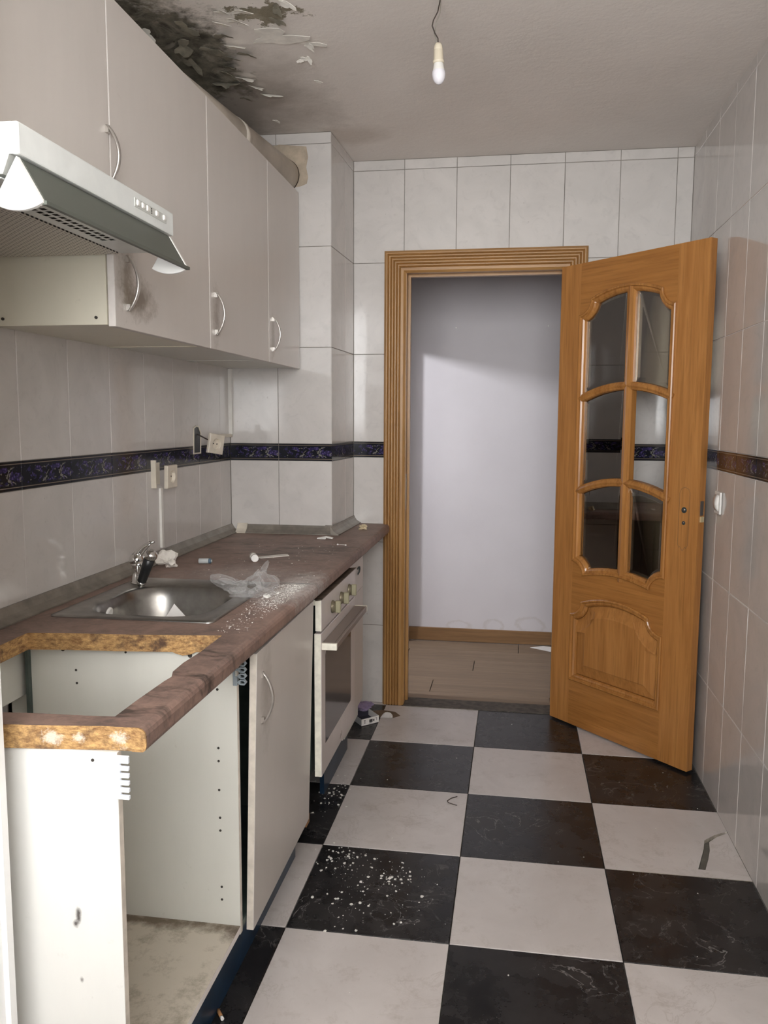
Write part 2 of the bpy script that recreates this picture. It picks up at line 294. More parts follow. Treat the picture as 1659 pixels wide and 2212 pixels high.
# ------------------------------------------------------------------ mesh helpers
ORG = {}
def link(o): COL.objects.link(o); return o
def root(name, loc, label, cat, group=None, rotz=0.0, kind=None):
    o = bpy.data.objects.new(name, None); link(o); o.location = loc; o.rotation_euler = (0, 0, rotz); o.empty_display_size = .05
    tag(o, label, cat, group, kind); ORG[o.name] = Vector(loc) if rotz == 0 else Vector((0, 0, 0))
    return o
def tag(o, label=None, cat=None, group=None, kind=None):
    if label: o['label'] = label
    if cat: o['category'] = cat
    if group: o['group'] = group
    if kind: o['kind'] = kind
    return o
class MB:
    """collects geometry in world coordinates; build() links it as one mesh object"""
    def __init__(s): s.v = []; s.f = []; s.mi = []; s.m = 0; s.sm = []
    def add(s, vs, fs, smooth=False):
        b = len(s.v); s.v += [Vector(x) for x in vs]
        for f in fs: s.f.append([b+i for i in f]); s.mi.append(s.m); s.sm.append(smooth)
        return s
    def box(s, x0, x1, y0, y1, z0, z1):
        if x0 > x1: x0, x1 = x1, x0
        if y0 > y1: y0, y1 = y1, y0
        if z0 > z1: z0, z1 = z1, z0
        return s.add([(x0, y0, z0), (x1, y0, z0), (x1, y1, z0), (x0, y1, z0), (x0, y0, z1), (x1, y0, z1), (x1, y1, z1), (x0, y1, z1)],
                     [(0, 3, 2, 1), (4, 5, 6, 7), (0, 1, 5, 4), (1, 2, 6, 5), (2, 3, 7, 6), (3, 0, 4, 7)])
    def hexa(s, p): return s.add(p, [(0, 3, 2, 1), (4, 5, 6, 7), (0, 1, 5, 4), (1, 2, 6, 5), (2, 3, 7, 6), (3, 0, 4, 7)])
    def prism(s, poly, d, side_mats=None, cap_mats=None):
        """poly: list of 3D points (counter-clockwise seen against d), extruded by vector d"""
        n = len(poly); d = Vector(d); vs = [Vector(q) for q in poly] + [Vector(q)+d for q in poly]
        b = len(s.v); s.v += vs; m0 = s.m
        s.f.append([b+i for i in reversed(range(n))]); s.mi.append(cap_mats[0] if cap_mats else m0); s.sm.append(False)
        s.f.append([b+n+i for i in range(n)]); s.mi.append(cap_mats[1] if cap_mats else m0); s.sm.append(False)
        for i in range(n):
            j = (i+1) % n; s.f.append([b+i, b+j, b+n+j, b+n+i]); s.mi.append(side_mats[i] if side_mats else m0); s.sm.append(False)
        return s
    def loft(s, rings, closed=True, caps=(True, True), smooth=True):
        n = len(rings[0]); b = len(s.v)
        for r in rings: s.v += [Vector(q) for q in r]
        for k in range(len(rings)-1):
            for i in range(n if closed else n-1):
                j = (i+1) % n
                s.f.append([b+k*n+i, b+k*n+j, b+(k+1)*n+j, b+(k+1)*n+i]); s.mi.append(s.m); s.sm.append(smooth)
        if closed and caps[0]: s.f.append([b+i for i in reversed(range(n))]); s.mi.append(s.m); s.sm.append(False)
        if closed and caps[1]: s.f.append([b+(len(rings)-1)*n+i for i in range(n)]); s.mi.append(s.m); s.sm.append(False)
        return s
    def rev(s, p0, axis, prof, seg=20, caps=(True, True), smooth=True):
        """prof: (distance along axis, radius)"""
        ax = Vector(axis).normalized(); a = ax.orthogonal().normalized(); b = ax.cross(a); p0 = Vector(p0)
        return s.loft([[p0+ax*h+(a*math.cos(2*PI*i/seg)+b*math.sin(2*PI*i/seg))*r for i in range(seg)] for h, r in prof], True, caps, smooth)
    def cyl(s, p0, p1, r, seg=16, r1=None):
        p0 = Vector(p0); p1 = Vector(p1); return s.rev(p0, p1-p0, [(0, r), ((p1-p0).length, r if r1 is None else r1)], seg)
    def tube(s, pts, r, seg=8):
        pts = [Vector(q) for q in pts]; rings = []; prev = None
        rs = r if isinstance(r, (list, tuple)) else [r]*len(pts)
        for i, q in enumerate(pts):
            tg = (pts[min(i+1, len(pts)-1)]-pts[max(i-1, 0)]).normalized()
            if prev is None: a = tg.orthogonal().normalized()
            else: a = (prev-tg*prev.dot(tg)).normalized()
            prev = a; b = tg.cross(a)
            rings.append([q+(a*math.cos(2*PI*k/seg)+b*math.sin(2*PI*k/seg))*rs[i] for k in range(seg)])
        return s.loft(rings)
    def mesh(s, name, org=Vector((0, 0, 0)), mats=(), bevel=0.0, bseg=1):
        me = bpy.data.meshes.new(name); bm = bmesh.new()
        bv = [bm.verts.new(q-org) for q in s.v]
        for f, mi, sm in zip(s.f, s.mi, s.sm):
            try: x = bm.faces.new([bv[i] for i in f])
            except ValueError: continue
            x.material_index = mi; x.smooth = sm
        bmesh.ops.recalc_face_normals(bm, faces=bm.faces)
        if bevel:
            es = [e for e in bm.edges if len(e.link_faces) == 2 and e.calc_face_angle(0) > .5]
            bmesh.ops.bevel(bm, geom=es, offset=bevel, segments=bseg, profile=.6, affect='EDGES', clamp_overlap=True)
        bm.to_mesh(me); bm.free()
        for m in mats: me.materials.append(MATS[m])
        return me
    def build(s, name, mat, parent=None, bevel=0.0, bseg=1, org=None, local=False):
        mats = (mat,) if isinstance(mat, str) else mat
        if parent is not None and org is None: org = ORG.get(parent.name, Vector((0, 0, 0)))
        og = Vector(org) if org is not None else Vector((0, 0, 0))
        if local: og = Vector((0, 0, 0))
        o = bpy.data.objects.new(name, s.mesh(name, og, mats, bevel, bseg)); link(o)
        if parent is not None: o.parent = parent; ORG[o.name] = og
        else: o.location = og; ORG[o.name] = og
        return o
def box(name, mat, parent, *a, bevel=0.0, bseg=1, org=None): return MB().box(*a).build(name, mat, parent, bevel, bseg, org)
def struct(name, mb, mat, label=None, bevel=0.0):
    o = mb.build(name, mat, None, bevel); o['kind'] = 'structure'
    if label: o['label'] = label
    return o

# ------------------------------------------------------------------ room dimensions
XL, XR, YB, H = -1.2233, 0.7369, 3.8576, 2.548
YC, XCF, XCB = 3.4548, -0.7715, -0.7555        # boxed-in column: front face, right edge in front and at the back
ZB0, ZB1 = 1.1975, 1.2703                       # decorative band
TW, TH = 0.2376, 0.4076
ROWS = [0.0, 0.0, .386, .7925, ZB0, ZB1, ZB1+TH, ZB1+2*TH+.007, H-.046, H]
ROWS = [0.0, .386, .7925, ZB0, ZB1, 1.678, 2.092, 2.5025, H-.001]
YN0, YN1 = 1.03, 1.135                          # wall towards the terrace, with the opening the camera looks through
HY = 5.04                                       # far wall of the hall
HINGE = Vector((.189, 3.79, 0)); DA = math.atan2(3.245-3.79, .692-.189); DW = .7416

# ------------------------------------------------------------------ structure shells (grout-coloured) and tiles
TILE_CACHE = {}
def tile_mesh(wd, ht, th=.006, ch=.0012, mat='wall_tile', key=''):
    k = (round(wd, 4), round(ht, 4), mat, key, th)
    if k in TILE_CACHE: return TILE_CACHE[k]
    a, b = wd/2, ht/2; R_ = lambda x, y, z: [(-x, -y, z), (x, -y, z), (x, y, z), (-x, y, z)]
    m = MB(); m.loft([R_(a, b, 0), R_(a, b, th-ch), R_(a-ch, b-ch, th)], True, (False, True), False)
    me = m.mesh('tile', mats=(mat,)); uv = me.uv_layers.new(name='UVMap')
    for lp in me.loops:
        q = me.vertices[lp.vertex_index].co; uv.data[lp.index].uv = ((q.x+a)/wd, (q.y+b)/ht)
    TILE_CACHE[k] = me; return me
def tiles(parent, origin, U, N, ujoints, vjoints, gap=.0022, regions=None, bandrow=None, name='wall_tile', tilt=.0022):
    """tiles on a vertical plane: origin + U*u + Z*v, facing N"""
    U = Vector(U); N = Vector(N); V = Vector((0, 0, 1)); origin = Vector(origin)
    rot = Matrix((U, V, N)).transposed()
    if rot.determinant() < 0: U2 = -U; rot = Matrix((U2, V, N)).transposed()
    for i in range(len(ujoints)-1):
        for j in range(len(vjoints)-1):
            u0, u1, v0, v1 = ujoints[i], ujoints[i+1], vjoints[j], vjoints[j+1]
            for (a0, a1, b0, b1) in (regions or [(-99, 99, -99, 99)]):
                x0, x1, y0, y1 = max(u0, a0), min(u1, a1), max(v0, b0), min(v1, b1)
                if x1-x0 < .012 or y1-y0 < .012: continue
                band = bandrow is not None and abs(v0-bandrow) < 1e-4
                me = tile_mesh(x1-x0-gap, y1-y0-(.001 if band else gap), mat='band_tile' if band else 'wall_tile')
                o = bpy.data.objects.new('band_tile' if band else 'wall_tile', me); link(o); o.parent = parent
                o.location = origin + U*((x0+x1)/2) + V*((y0+y1)/2) + N*random.uniform(0, .0004)
                e = Matrix.Rotation(random.uniform(-tilt, tilt), 3, U) @ Matrix.Rotation(random.uniform(-tilt, tilt), 3, V) @ rot
                o.rotation_euler = e.to_euler()
# floor
FL = struct('floor', MB().box(XL-.1, XR+.1, -1.45, YB+.12, -.12, -.0125), 'grout_floor', 'black and white chequered tile floor of the kitchen')
GX, GY, S = -.1418, 3.3822, .4465
def floor_tile(i, j, x0, x1, y0, y1):
    white = (i+j) % 2 == 0
    me = tile_mesh(x1-x0-.0024, y1-y0-.0024, .010, .0010, 'floor_tile_white' if white else 'floor_tile_black')
    o = bpy.data.objects.new('floor_tile', me); link(o); o.parent = FL
    o.location = ((x0+x1)/2, (y0+y1)/2, -.0098+random.uniform(-.0003, .0003))
    o.rotation_euler = (random.uniform(-.001, .001), random.uniform(-.001, .001), random.choice((0, 0)))
for i in range(-3, 3):
    for j in range(-2, 10):
        x0, x1 = max(GX+i*S, XL), min(GX+(i+1)*S, XR); y1, y0 = min(GY-j*S, YB+.005), max(GY-(j+1)*S, -1.40)
        if x1-x0 < .02 or y1-y0 < .02: continue
        if (i, j) == (1, 1): continue
        floor_tile(i, j, x0, x1, y0, y1)
# the broken tile by the right wall: the main piece and the corner piece that has slid away from it
bx0, bx1, by0, by1 = GX+S+.0012, XR, GY-2*S+.0012, GY-S-.0012
def slab(name, pts, z0=-.0125, z1=0.0, dz=0):
    return MB().prism([(x, y, z0+dz) for x, y in pts], (0, 0, z1-z0), side_mats=[1]*len(pts), cap_mats=(1, 0)).build(name, ('floor_tile_white', 'floor_tile_body'), FL)
slab('floor_tile', [(bx0, by0), (bx1, by0), (bx1, 2.515), (.66, 2.532), (.590, 2.534), (.612, 2.60), (.634, 2.665), (.648, 2.722), (.69, 2.765), (bx1, 2.796), (bx1, by1), (bx0, by1)])
slab('floor_tile', [(.664, 2.534), (bx1, 2.518), (bx1, 2.788), (.695, 2.754), (.662, 2.715), (.652, 2.66), (.634, 2.60), (.612, 2.5365)], dz=-.0012)
# ceiling
CE = struct('ceiling', MB().box(XL-.1, XR+.1, -1.45, YB+.12, H, H+.12), 'ceiling_paint', 'grey painted ceiling, mouldy and peeling above the wall cabinets')
# left wall, right wall
WL = struct('wall_left', MB().box(XL-.12, XL-.0022, -1.45, YB, 0, H), 'grout_dark', 'glossy pale tiled wall behind the worktop')
YJ = [1.905+TW*k for k in range(-4, 8)]; YJ = [YN1]+[y for y in YJ if YN1+.03 < y < YC-.01]+[YC]
tiles(WL, (XL-.006, 0, 0), (0, 1, 0), (1, 0, 0), YJ, ROWS, bandrow=ZB0, gap=.0016)
WR = struct('wall_right', MB().box(XR+.0018, XR+.12, -1.45, YB+.12, 0, H), 'grout_light', 'glossy pale tiled wall beside the open door')
YJ = [3.165+TW*k for k in range(-14, 4)]; YJ = [YN1]+[y for y in YJ if YN1+.03 < y < YB-.02]+[YB]
tiles(WR, (XR+.006, 0, 0), (0, 1, 0), (-1, 0, 0), YJ, ROWS, bandrow=ZB0, gap=.0026)
# back wall with the doorway
DX0, DX1, DZ = -.505, .197, 2.045
wb = MB(); wb.box(XL, DX0-.03, YB+.0022, YB+.12, 0, H); wb.box(DX1+.03, XR+.1, YB+.0022, YB+.12, 0, H); wb.box(DX0-.03, DX1+.03, YB+.0022, YB+.12, DZ+.03, H)
WB = struct('wall_back', wb, 'grout_dark', 'pale tiled end wall around the doorway')
XJ = [XCB]+[-.52+TW*k for k in range(0, 6)]+[XR]
tiles(WB, (0, YB+.006, 0), (1, 0, 0), (0, -1, 0), XJ, ROWS, bandrow=ZB0, regions=[(-9, -.52, 0, 9), (-.52, .1932, DZ+.03, 9), (.1932, 9, 0, 9)])
# column
WC = struct('wall_column', MB().prism([(XL, YC+.0025, 0), (XCF-.002, YC+.0025, 0), (XCB-.002, YB+.006, 0), (XL, YB+.006, 0)], (0, 0, H)), 'grout_dark', 'tiled boxed-in column in the corner beside the doorway')
ZC = [z for z in ROWS if z > .8]; ZC = [.79]+ZC
tiles(WC, (0, YC+.006, 0), (1, 0, 0), (0, -1, 0), [XL, -1.006, XCF], [0, .386, .7925]+ROWS[3:], bandrow=ZB0)
sd = Vector((XCB-XCF, YB-YC, 0)); sl = sd.length; sd.normalize(); nn = Vector((sd.y, -sd.x, 0))
tiles(WC, Vector((XCF-.006*1, YC, 0)), sd, nn, [0, .24, sl], [0, .386, .7925]+ROWS[3:], bandrow=ZB0)
# plaster patch round the duct
pp = [(-1.05, 2.495), (-.99, 2.505), (-.93, 2.498), (-.875, 2.492), (-.868, 2.45), (-.876, 2.41), (-.868, 2.37), (-.874, 2.345), (-.90, 2.335), (-.95, 2.33), (-1.10, 2.31), (-1.10, 2.45)]
MB().prism([(x, YC-.0015, z) for x, z in reversed(pp)], (0, .004, 0)).build('plaster_patch', 'plaster', WC)

# wall to the terrace with the opening, its white frame, and the terrace round the camera
wf = MB(); wf.box(XL-.4, -.835, YN0, YN1, 0, H); wf.box(-.835, XR, YN0, YN1, 2.30, H)
WF = struct('wall_front', wf, 'white_paint', 'wall between kitchen and terrace')
D2 = struct('door_2', MB().box(-.830, -.797, YN1-.045, YN1-.002, 0, 2.30).box(-.797, -.7875, YN1-.004, YN1+.012, 0, 2.30), 'frame_white', 'white metal frame of the terrace doorway at the left edge')
box('gasket', 'gasket_navy', D2, -.8075, -.7972, YN1-.050, YN1-.044, 0, 2.30)
tw = MB(); tw.box(-1.75, WX0, WY-.1, WY, 0, H); tw.box(WX1, XR+.1, WY-.1, WY, 0, H); tw.box(WX0, WX1, WY-.1, WY, 0, WZ0); tw.box(WX0, WX1, WY-.1, WY, WZ1, H)
struct('wall_terrace', tw, 'white_paint', 'outer terrace wall with the wide window opening')
struct('wall_terrace_side', MB().box(-1.75, -1.65, WY, YN0, 0, H), 'white_paint', 'side wall of the terrace')
W1 = struct('window_1', MB().box(WX0, WX1, WY-.07, WY-.03, WZ0, WZ0+.05).box(WX0, WX1, WY-.07, WY-.03, WZ1-.05, WZ1).box(WX0, WX0+.05, WY-.07, WY-.03, WZ0, WZ1).box(WX1-.05, WX1, WY-.07, WY-.03, WZ0, WZ1).box(-.44, -.39, WY-.07, WY-.03, WZ0, WZ1), 'frame_white', 'white frame of the terrace window')

# hall
HF = struct('floor_hall', MB().box(-3.6, 2.4, YB+.06, HY+.1, -.12, -.008), 'threshold_dark', 'wood laminate floor of the hall')
ry = HY-.012; r = 0
while ry > YB+.10:
    y0 = max(ry-.193, YB+.085); x = -3.55+[0, .55, .95, .3, .75, .15][r % 6]
    for k in range(4):
        if x < 2.3:
            o = bpy.data.objects.new('floor_plank', tile_mesh(1.196, ry-y0-.0016, .008, .0008, 'laminate_plank')); link(o); o.parent = HF
            o.location = (x+.6, (ry+y0)/2, -.008)
        x += 1.2
    ry -= .193; r += 1
box('threshold_strip', 'threshold_dark', HF, DX0, DX1+.02, YB-.030, YB+.088, -.009, .004)
struct('wall_hall', MB().box(-3.6, 2.4, HY, HY+.1, 0, H), 'hall_paint', 'white painted wall of the hall seen through the doorway')
hs = MB(); hs.box(-.76, -.70, 4.94, HY, 0, H); hs.box(-.76, -.70, YB+.12, 4.02, 0, H); hs.box(-.76, -.70, 4.02, 4.94, 1.816, H)
struct('wall_hall_side', hs, 'white_paint', 'side wall of the hall with a doorway')
struct('wall_hall_end', MB().box(2.3, 2.4, YB+.12, HY, 0, H), 'white_paint', 'end wall of the hall')
struct('wall_side_room', MB().box(-3.6, -3.5, YB, HY, 0, H).box(-3.6, XL, YB+.0, YB+.12, 0, H), 'white_paint', 'walls of the room beside the hall')
struct('wall_hall_near', MB().box(XR+.1, 2.4, YB+.0, YB+.12, 0, H), 'white_paint', 'near wall of the hall')
struct('ceiling_hall', MB().box(-3.6, 2.4, YB+.12, HY+.1, H, H+.1), 'white_paint', 'white ceiling of the hall')
struct('baseboard_hall', MB().box(-.70, 2.3, HY-.014, HY, .002, .085), 'skirting_wood', 'brown wooden skirting board of the hall', bevel=.003)
for (nx, nzz) in ((-.362, 1.921), (.179, 1.925)):
    MB().cyl((nx, HY, nzz), (nx, HY-.008, nzz), .004, 8).build('nail', 'lock_metal', bpy.data.objects['wall_hall'])

# ------------------------------------------------------------------ door casing (fluted) and lining
T1 = struct('trim_1', MB().box(DX0-.028, DX0, YB-.01, YB+.13, 0, DZ).box(DX1, DX1+.028, YB-.01, YB+.13, 0, DZ).box(DX0-.028, DX1+.028, YB-.01, YB+.13, DZ, DZ+.028), 'casing_vertical', 'honey-brown wooden frame of the doorway')
prof = [(0, 0), (.0, .016), (.006, .022)]
u_ = .006
for k in range(5): prof += [(u_+.004, .026), (u_+.009, .026), (u_+.0125, .0185)]; u_ += .0135
prof += [(.078, .027), (.090, .027), (.100, .018), (.100, 0)]
def casing(name, mat, p0, p1, out, m0, m1):
    """profile swept from p0 to p1; out = direction of the outer edge; m0/m1 mitre shifts per unit width"""
    p0 = Vector(p0); p1 = Vector(p1); out = Vector(out); ax = (p1-p0).normalized(); mb = MB(); W_ = .1
    ring = lambda p, m: [p+out*(W_-a)+Vector((0, -b, 0))+ax*m*(W_-a) for a, b in prof]
    return mb.loft([ring(p0, m0), ring(p1, m1)], True, (True, True), False).build(name, mat, T1)
XA, XB, ZT = -.508, .203, 2.042
casing('casing', 'casing_vertical', (XA, YB, 0), (XA, YB, ZT), (-1, 0, 0), 0, 1)
casing('casing', 'casing_vertical', (XB, YB, 0), (XB, YB, ZT), (1, 0, 0), 0, 1)
casing('casing', 'casing_horizontal', (XA, YB, ZT), (XB, YB, ZT), (0, 0, 1), -1, 1)
box('door_stop', 'casing_vertical', T1, DX0, DX0+.012, YB+.045, YB+.075, .004, DZ-.012)
box('door_stop', 'casing_horizontal', T1, DX0, DX1, YB+.045, YB+.075, DZ-.012, DZ)
box('strike_plate', 'lock_metal', T1, DX0, DX0+.0015, YB+.01, YB+.03, .95, 1.12)

# ------------------------------------------------------------------ door leaf (local: x along the leaf, y into the thickness, z up)
D1 = bpy.data.objects.new('door_1', None); link(D1); D1.location = HINGE; D1.rotation_euler = (0, 0, DA)
D1['kind'] = 'structure'; D1['label'] = 'open honey-oak door with six bevelled glass panes and a raised lower panel'
ORG[D1.name] = Vector((0, 0, 0)); TD = .036
def arc(c, r0, r1, a0, a1, n): return [(c[0]+r0*math.cos(a0+(a1-a0)*k/n), c[1]+r1*math.sin(a0+(a1-a0)*k/n)) for k in range(n+1)]
def bow(p, q, rise, n):   # arched line from p to q
    return [(p[0]+(q[0]-p[0])*k/n, p[1]+(q[1]-p[1])*k/n+rise*(1-(2*k/n-1)**2)) for k in range(n+1)]
SA, SB = .114, .604
gl_top = arc((SA, 1.888), .064, .064, -PI/2, 0, 7) + bow((SA+.067, 1.889), (SB-.062, 1.889), .036, 14)[1:-1] + arc((SB, 1.888), .060, .064, PI, 1.5*PI, 7)
gl_bot = arc((SA, .697), .062, .060, PI/2, 0, 7) + bow((SA+.065, .697), (SB-.074, .697), .025, 14)[1:-1] + arc((SB, .697), .072, .058, PI, PI/2, 7)
pn_top = arc((SA, .583), .062, .062, -PI/2, 0, 7) + bow((SA+.065, .584), (SB-.07, .584), .034, 14)[1:-1] + arc((SB, .583), .068, .062, PI, 1.5*PI, 7)
L3 = lambda pts, y: [(x, y, z) for x, z in pts]
def leafpart(name, pts, mat, bevel=0): return MB().prism(L3(pts, 0), (0, TD, 0)).build(name, mat, D1, bevel, local=True)
leafpart('stile', [(0, .010), (SA, .010), (SA, 2.042), (0, 2.042)], 'oak_vertical')
leafpart('stile', [(SB, .010), (DW, .010), (DW, 2.042), (SB, 2.042)], 'oak_vertical')
leafpart('top_rail', [(SA, 2.042)]+gl_top+[(SB, 2.042)], 'oak_horizontal')
leafpart('middle_rail', list(gl_bot)+list(reversed(pn_top)), 'oak_horizontal')
leafpart('bottom_rail', [(SA, .010), (SB, .010), (SB, .216), (SA, .216)], 'oak_horizontal')
def offset(path, d, closed=True):
    n = len(path); out = []
    for i in range(n):
        p = Vector(path[i]); a = Vector(path[(i-1) % n]) if (closed or i > 0) else None; b = Vector(path[(i+1) % n]) if (closed or i < n-1) else None
        e1 = (p-a).normalized() if a is not None and (p-a).length > 1e-9 else None; e2 = (b-p).normalized() if b is not None and (b-p).length > 1e-9 else None
        e1 = e1 or e2; e2 = e2 or e1
        n1 = Vector((-e1.y, e1.x)); n2 = Vector((-e2.y, e2.x)); m = n1+n2
        m = m/ max(.35, m.length_squared/2) if m.length > 1e-6 else n1
        out.append((p.x+m.x*d, p.y+m.y*d))
    return out
def clean(path):
    o = []
    for q in path:
        if not o or (Vector(q)-Vector(o[-1])).length > 1e-4: o.append(q)
    if (Vector(o[0])-Vector(o[-1])).length < 1e-4: o.pop()
    return o
# counter-clockwise outlines (inside on the left)
glass_out = clean(list(gl_bot)+list(reversed(gl_top))); panel_out = clean([(SA, .216), (SB, .216)]+list(reversed(pn_top)))
mprof = [(0, .001), (0, -.008), (.004, -.0115), (.009, -.011), (.0125, -.004), (.0145, -.0035), (.020, -.0045), (.026, .001), (.030, .009), (.030, .018)]
def moulding(name, path, parent, prof_=mprof):
    rings = []
    for (d, y) in prof_: rings.append([(x, y, z) for x, z in offset(path, d)])
    m = MB(); n = len(path)
    return m.loft(rings, True, (False, False), False).build(name, 'oak_moulding', parent, local=True)
moulding('glazing_moulding', glass_out, D1)
moulding('glazing_moulding', [(x, z) for x, z in glass_out], D1, [(d, TD-y) for d, y in mprof[:-1]]+[(.029, .021)])
def bar(name, pts, half, mat='oak_moulding'):
    pr = [(-half, .018), (-half, .004), (-half+.004, -.003), (-half+.009, -.004), (-.003, -.007), (0, -.0085), (.003, -.007), (half-.009, -.004), (half-.004, -.003), (half, .004), (half, .018)]
    pr += [(half, .032), (.0, .040), (-half, .032)]
    offs = {d: offset(pts, d, False) for d, _ in pr}
    rings = [[(offs[d][i][0], y, offs[d][i][1]) for d, y in pr] for i in range(len(pts))]
    return MB().loft(rings, True, (True, True), False).build(name, mat, D1, local=True)
XM = .384
bar('muntin', [(XM, .705), (XM, 1.0), (XM, 1.5), (XM, 1.924)], .020)
bar1 = bow((SA+.008, 1.466), (SB+.002, 1.466), .052, 16); bar2 = bow((SA+.002, 1.064), (SB+.004, 1.064), .056, 16)
bar('muntin', bar1, .017); bar('muntin', bar2, .017)
# six bevelled panes
def yint(path, x):
    for (x0, z0), (x1, z1) in zip(path, path[1:]):
        if min(x0, x1)-1e-9 <= x <= max(x0, x1)+1e-9 and abs(x1-x0) > 1e-9: return z0+(z1-z0)*(x-x0)/(x1-x0)
    return path[0][1] if abs(x-path[0][0]) < abs(x-path[-1][0]) else path[-1][1]
def cell(x0, x1, lo, hi, n=10):
    xs = [x0+(x1-x0)*k/n for k in range(n+1)]
    return [(x, lo(x)) for x in xs]+[(x, hi(x)) for x in reversed(xs)]
fb = lambda path, d: (lambda x: yint(path, x)+d)
for (x0, x1) in ((SA+.020, XM-.012), (XM+.012, SB-.020)):
    for lo, hi in ((fb(gl_bot, .016), fb(bar2, -.010)), (fb(bar2, .010), fb(bar1, -.010)), (fb(bar1, .010), fb(gl_top, -.016))):
        if x0 > XM and abs(hi(x0)-fb(bar1, -.010)(x0)) < 1e-6: continue      # this pane is missing
        pts = clean(cell(x0, x1, lo, hi)); inn = offset(pts, .026)
        m = MB(); m.loft([L3(pts, .0180), L3(pts, .0165), L3(inn, .0150)], True, (True, True), False)
        m.build('glass_pane', 'pane_glass', D1, local=True)
# raised lower panel
po = moulding('panel_moulding', panel_out, D1)
rings = [[(x, y, z) for x, z in offset(panel_out, d)] for d, y in ((.020, .030), (.020, .017), (.030, .017), (.033, .0125), (.078, .0015), (.084, -.001))]
MB().loft(rings, True, (True, True), False).build('raised_panel', 'oak_vertical', D1, local=True)
# lock remains: key holes, scar of the missing plate, forend and latch
for z, rr in ((1.036, .0115), (.986, .0075)):
    o = MB().rev((.678, -.0014, z), (0, 1, 0), [(0, rr), (.002, rr)], 18).build('key_hole', 'dark_metal', D1, local=True); MB().rev((.678, -.0022, z+.001), (0, 1, 0), [(0, rr*.3), (.0005, rr*.45), (.001, rr*.45)], 10).build('key_core', 'chrome', o, local=True)
sc_ = MB(); pth = [(.655, 1.10), (.662, 1.118), (.679, 1.125), (.696, 1.118), (.702, 1.10), (.700, .90), (.692, .888), (.688, .892), (.677, .876), (.666, .892), (.662, .888), (.654, .90)]
sc_.loft([[(x, -.0006, z) for x, z in offset(list(reversed(pth)), d)] for d in (0, .0013)], True, (False, False), False); sc_.build('plate_scar', 'brown_paper', D1, local=True)
box('forend', 'lock_metal', D1, DW-.0005, DW+.001, .008, .028, 1.02, 1.075, org=(0, 0, 0)); box('latch', 'brass', D1, DW, DW+.006, .009, .027, .995, 1.016, org=(0, 0, 0))
for z in (.28, 1.05, 1.80): MB().cyl((-.006, TD-.004, z-.04), (-.006, TD-.004, z+.04), .006, 10).build('hinge', 'brass', D1, local=True)

# ------------------------------------------------------------------ wall cabinets
XF = -.906; ZU0, ZU1 = 1.591, 2.308
def bow_handle(parent, x, y, z0, z1, out=(1, 0, 0)):
    """flat bow handle standing off the door face, with a flat foot at each end"""
    out = Vector(out); m = MB(); n = 14; rings = []
    for k in range(n+1):
        s_ = k/n; z = z0+(z1-z0)*s_; d = .004+.026*math.sin(PI*min(1, max(0, s_)))**.8; wd = .0055
        c = Vector((x, y, z))+out*d
        rings.append([c+Vector((0, -wd, 0))-out*.002, c+Vector((0, wd, 0))-out*.002, c+Vector((0, wd*.7, 0))+out*.003, c+Vector((0, -wd*.7, 0))+out*.003])
    m.loft(rings, True, (True, True), True)
    for z in (z0+.012, z1-.012):
        c = Vector((x, y, z)); s2 = 1 if z < (z0+z1)/2 else -1
        m.prism([c+Vector((0, -.0045, -.011*s2)), c+Vector((0, .0045, -.011*s2)), c+Vector((0, .0045, .004*s2)), c+Vector((0, -.0045, .004*s2))][::s2], out*.009)
    return m.build('handle', 'handle_metal', parent)
def wall_cabinet(y0, y1, z0, label, hy, hz):
    r_ = root('wall_cabinet', (XL, (y0+y1)/2, z0), label, 'cabinet', 'white wall cabinets above the worktop')
    b = MB(); t_ = .016; xb = XF-.020
    b.box(XL+.0015, xb, y0+.0005, y0+t_, z0, ZU1-.002); b.box(XL+.0015, xb, y1-t_, y1-.0005, z0, ZU1-.002)
    b.box(XL+.0015, xb, y0+t_, y1-t_, z0+.002, z0+.018); b.box(XL+.0015, xb, y0+t_, y1-t_, ZU1-.018, ZU1-.002); b.box(XL+.0015, XL+.008, y0+t_, y1-t_, z0+.018, ZU1-.018)
    b.build('body', 'cabinet_side_cream' if abs(y0-1.80) < .01 else 'cabinet_inner', r_)
    m = MB(); m.box(XF-.018, XF, y0+.0025, y1-.0025, z0-.004, ZU1)
    for q in range(len(m.f)): pass
    m.mi = [0, 0, 1, 0, 1, 0]
    d = m.build('door', ('cabinet_front', 'edge_white'), r_, .0012)
    if hy is not None: bow_handle(d, XF, hy, hz, hz+.128)
    return r_
C0 = wall_cabinet(1.205, 1.80, 1.832, 'short white wall cabinet over the cooker hood', 1.783, 1.892)
C1 = wall_cabinet(1.80, 2.40, ZU0, 'wide white wall cabinet right of the cooker hood, stained round its handle', 1.862, 1.628)
C2 = wall_cabinet(2.40, 3.00, ZU0, 'wide white wall cabinet, second from the tiled column', 2.444, 1.630)
C3 = wall_cabinet(3.00, 3.445, ZU0, 'narrow white wall cabinet against the tiled column', 3.048, 1.628)
for x in (-1.185, -.952): MB().cyl((x, 1.8005, 1.607), (x, 1.797, 1.607), .0035, 8).build('screw', 'pin_hole', C1)

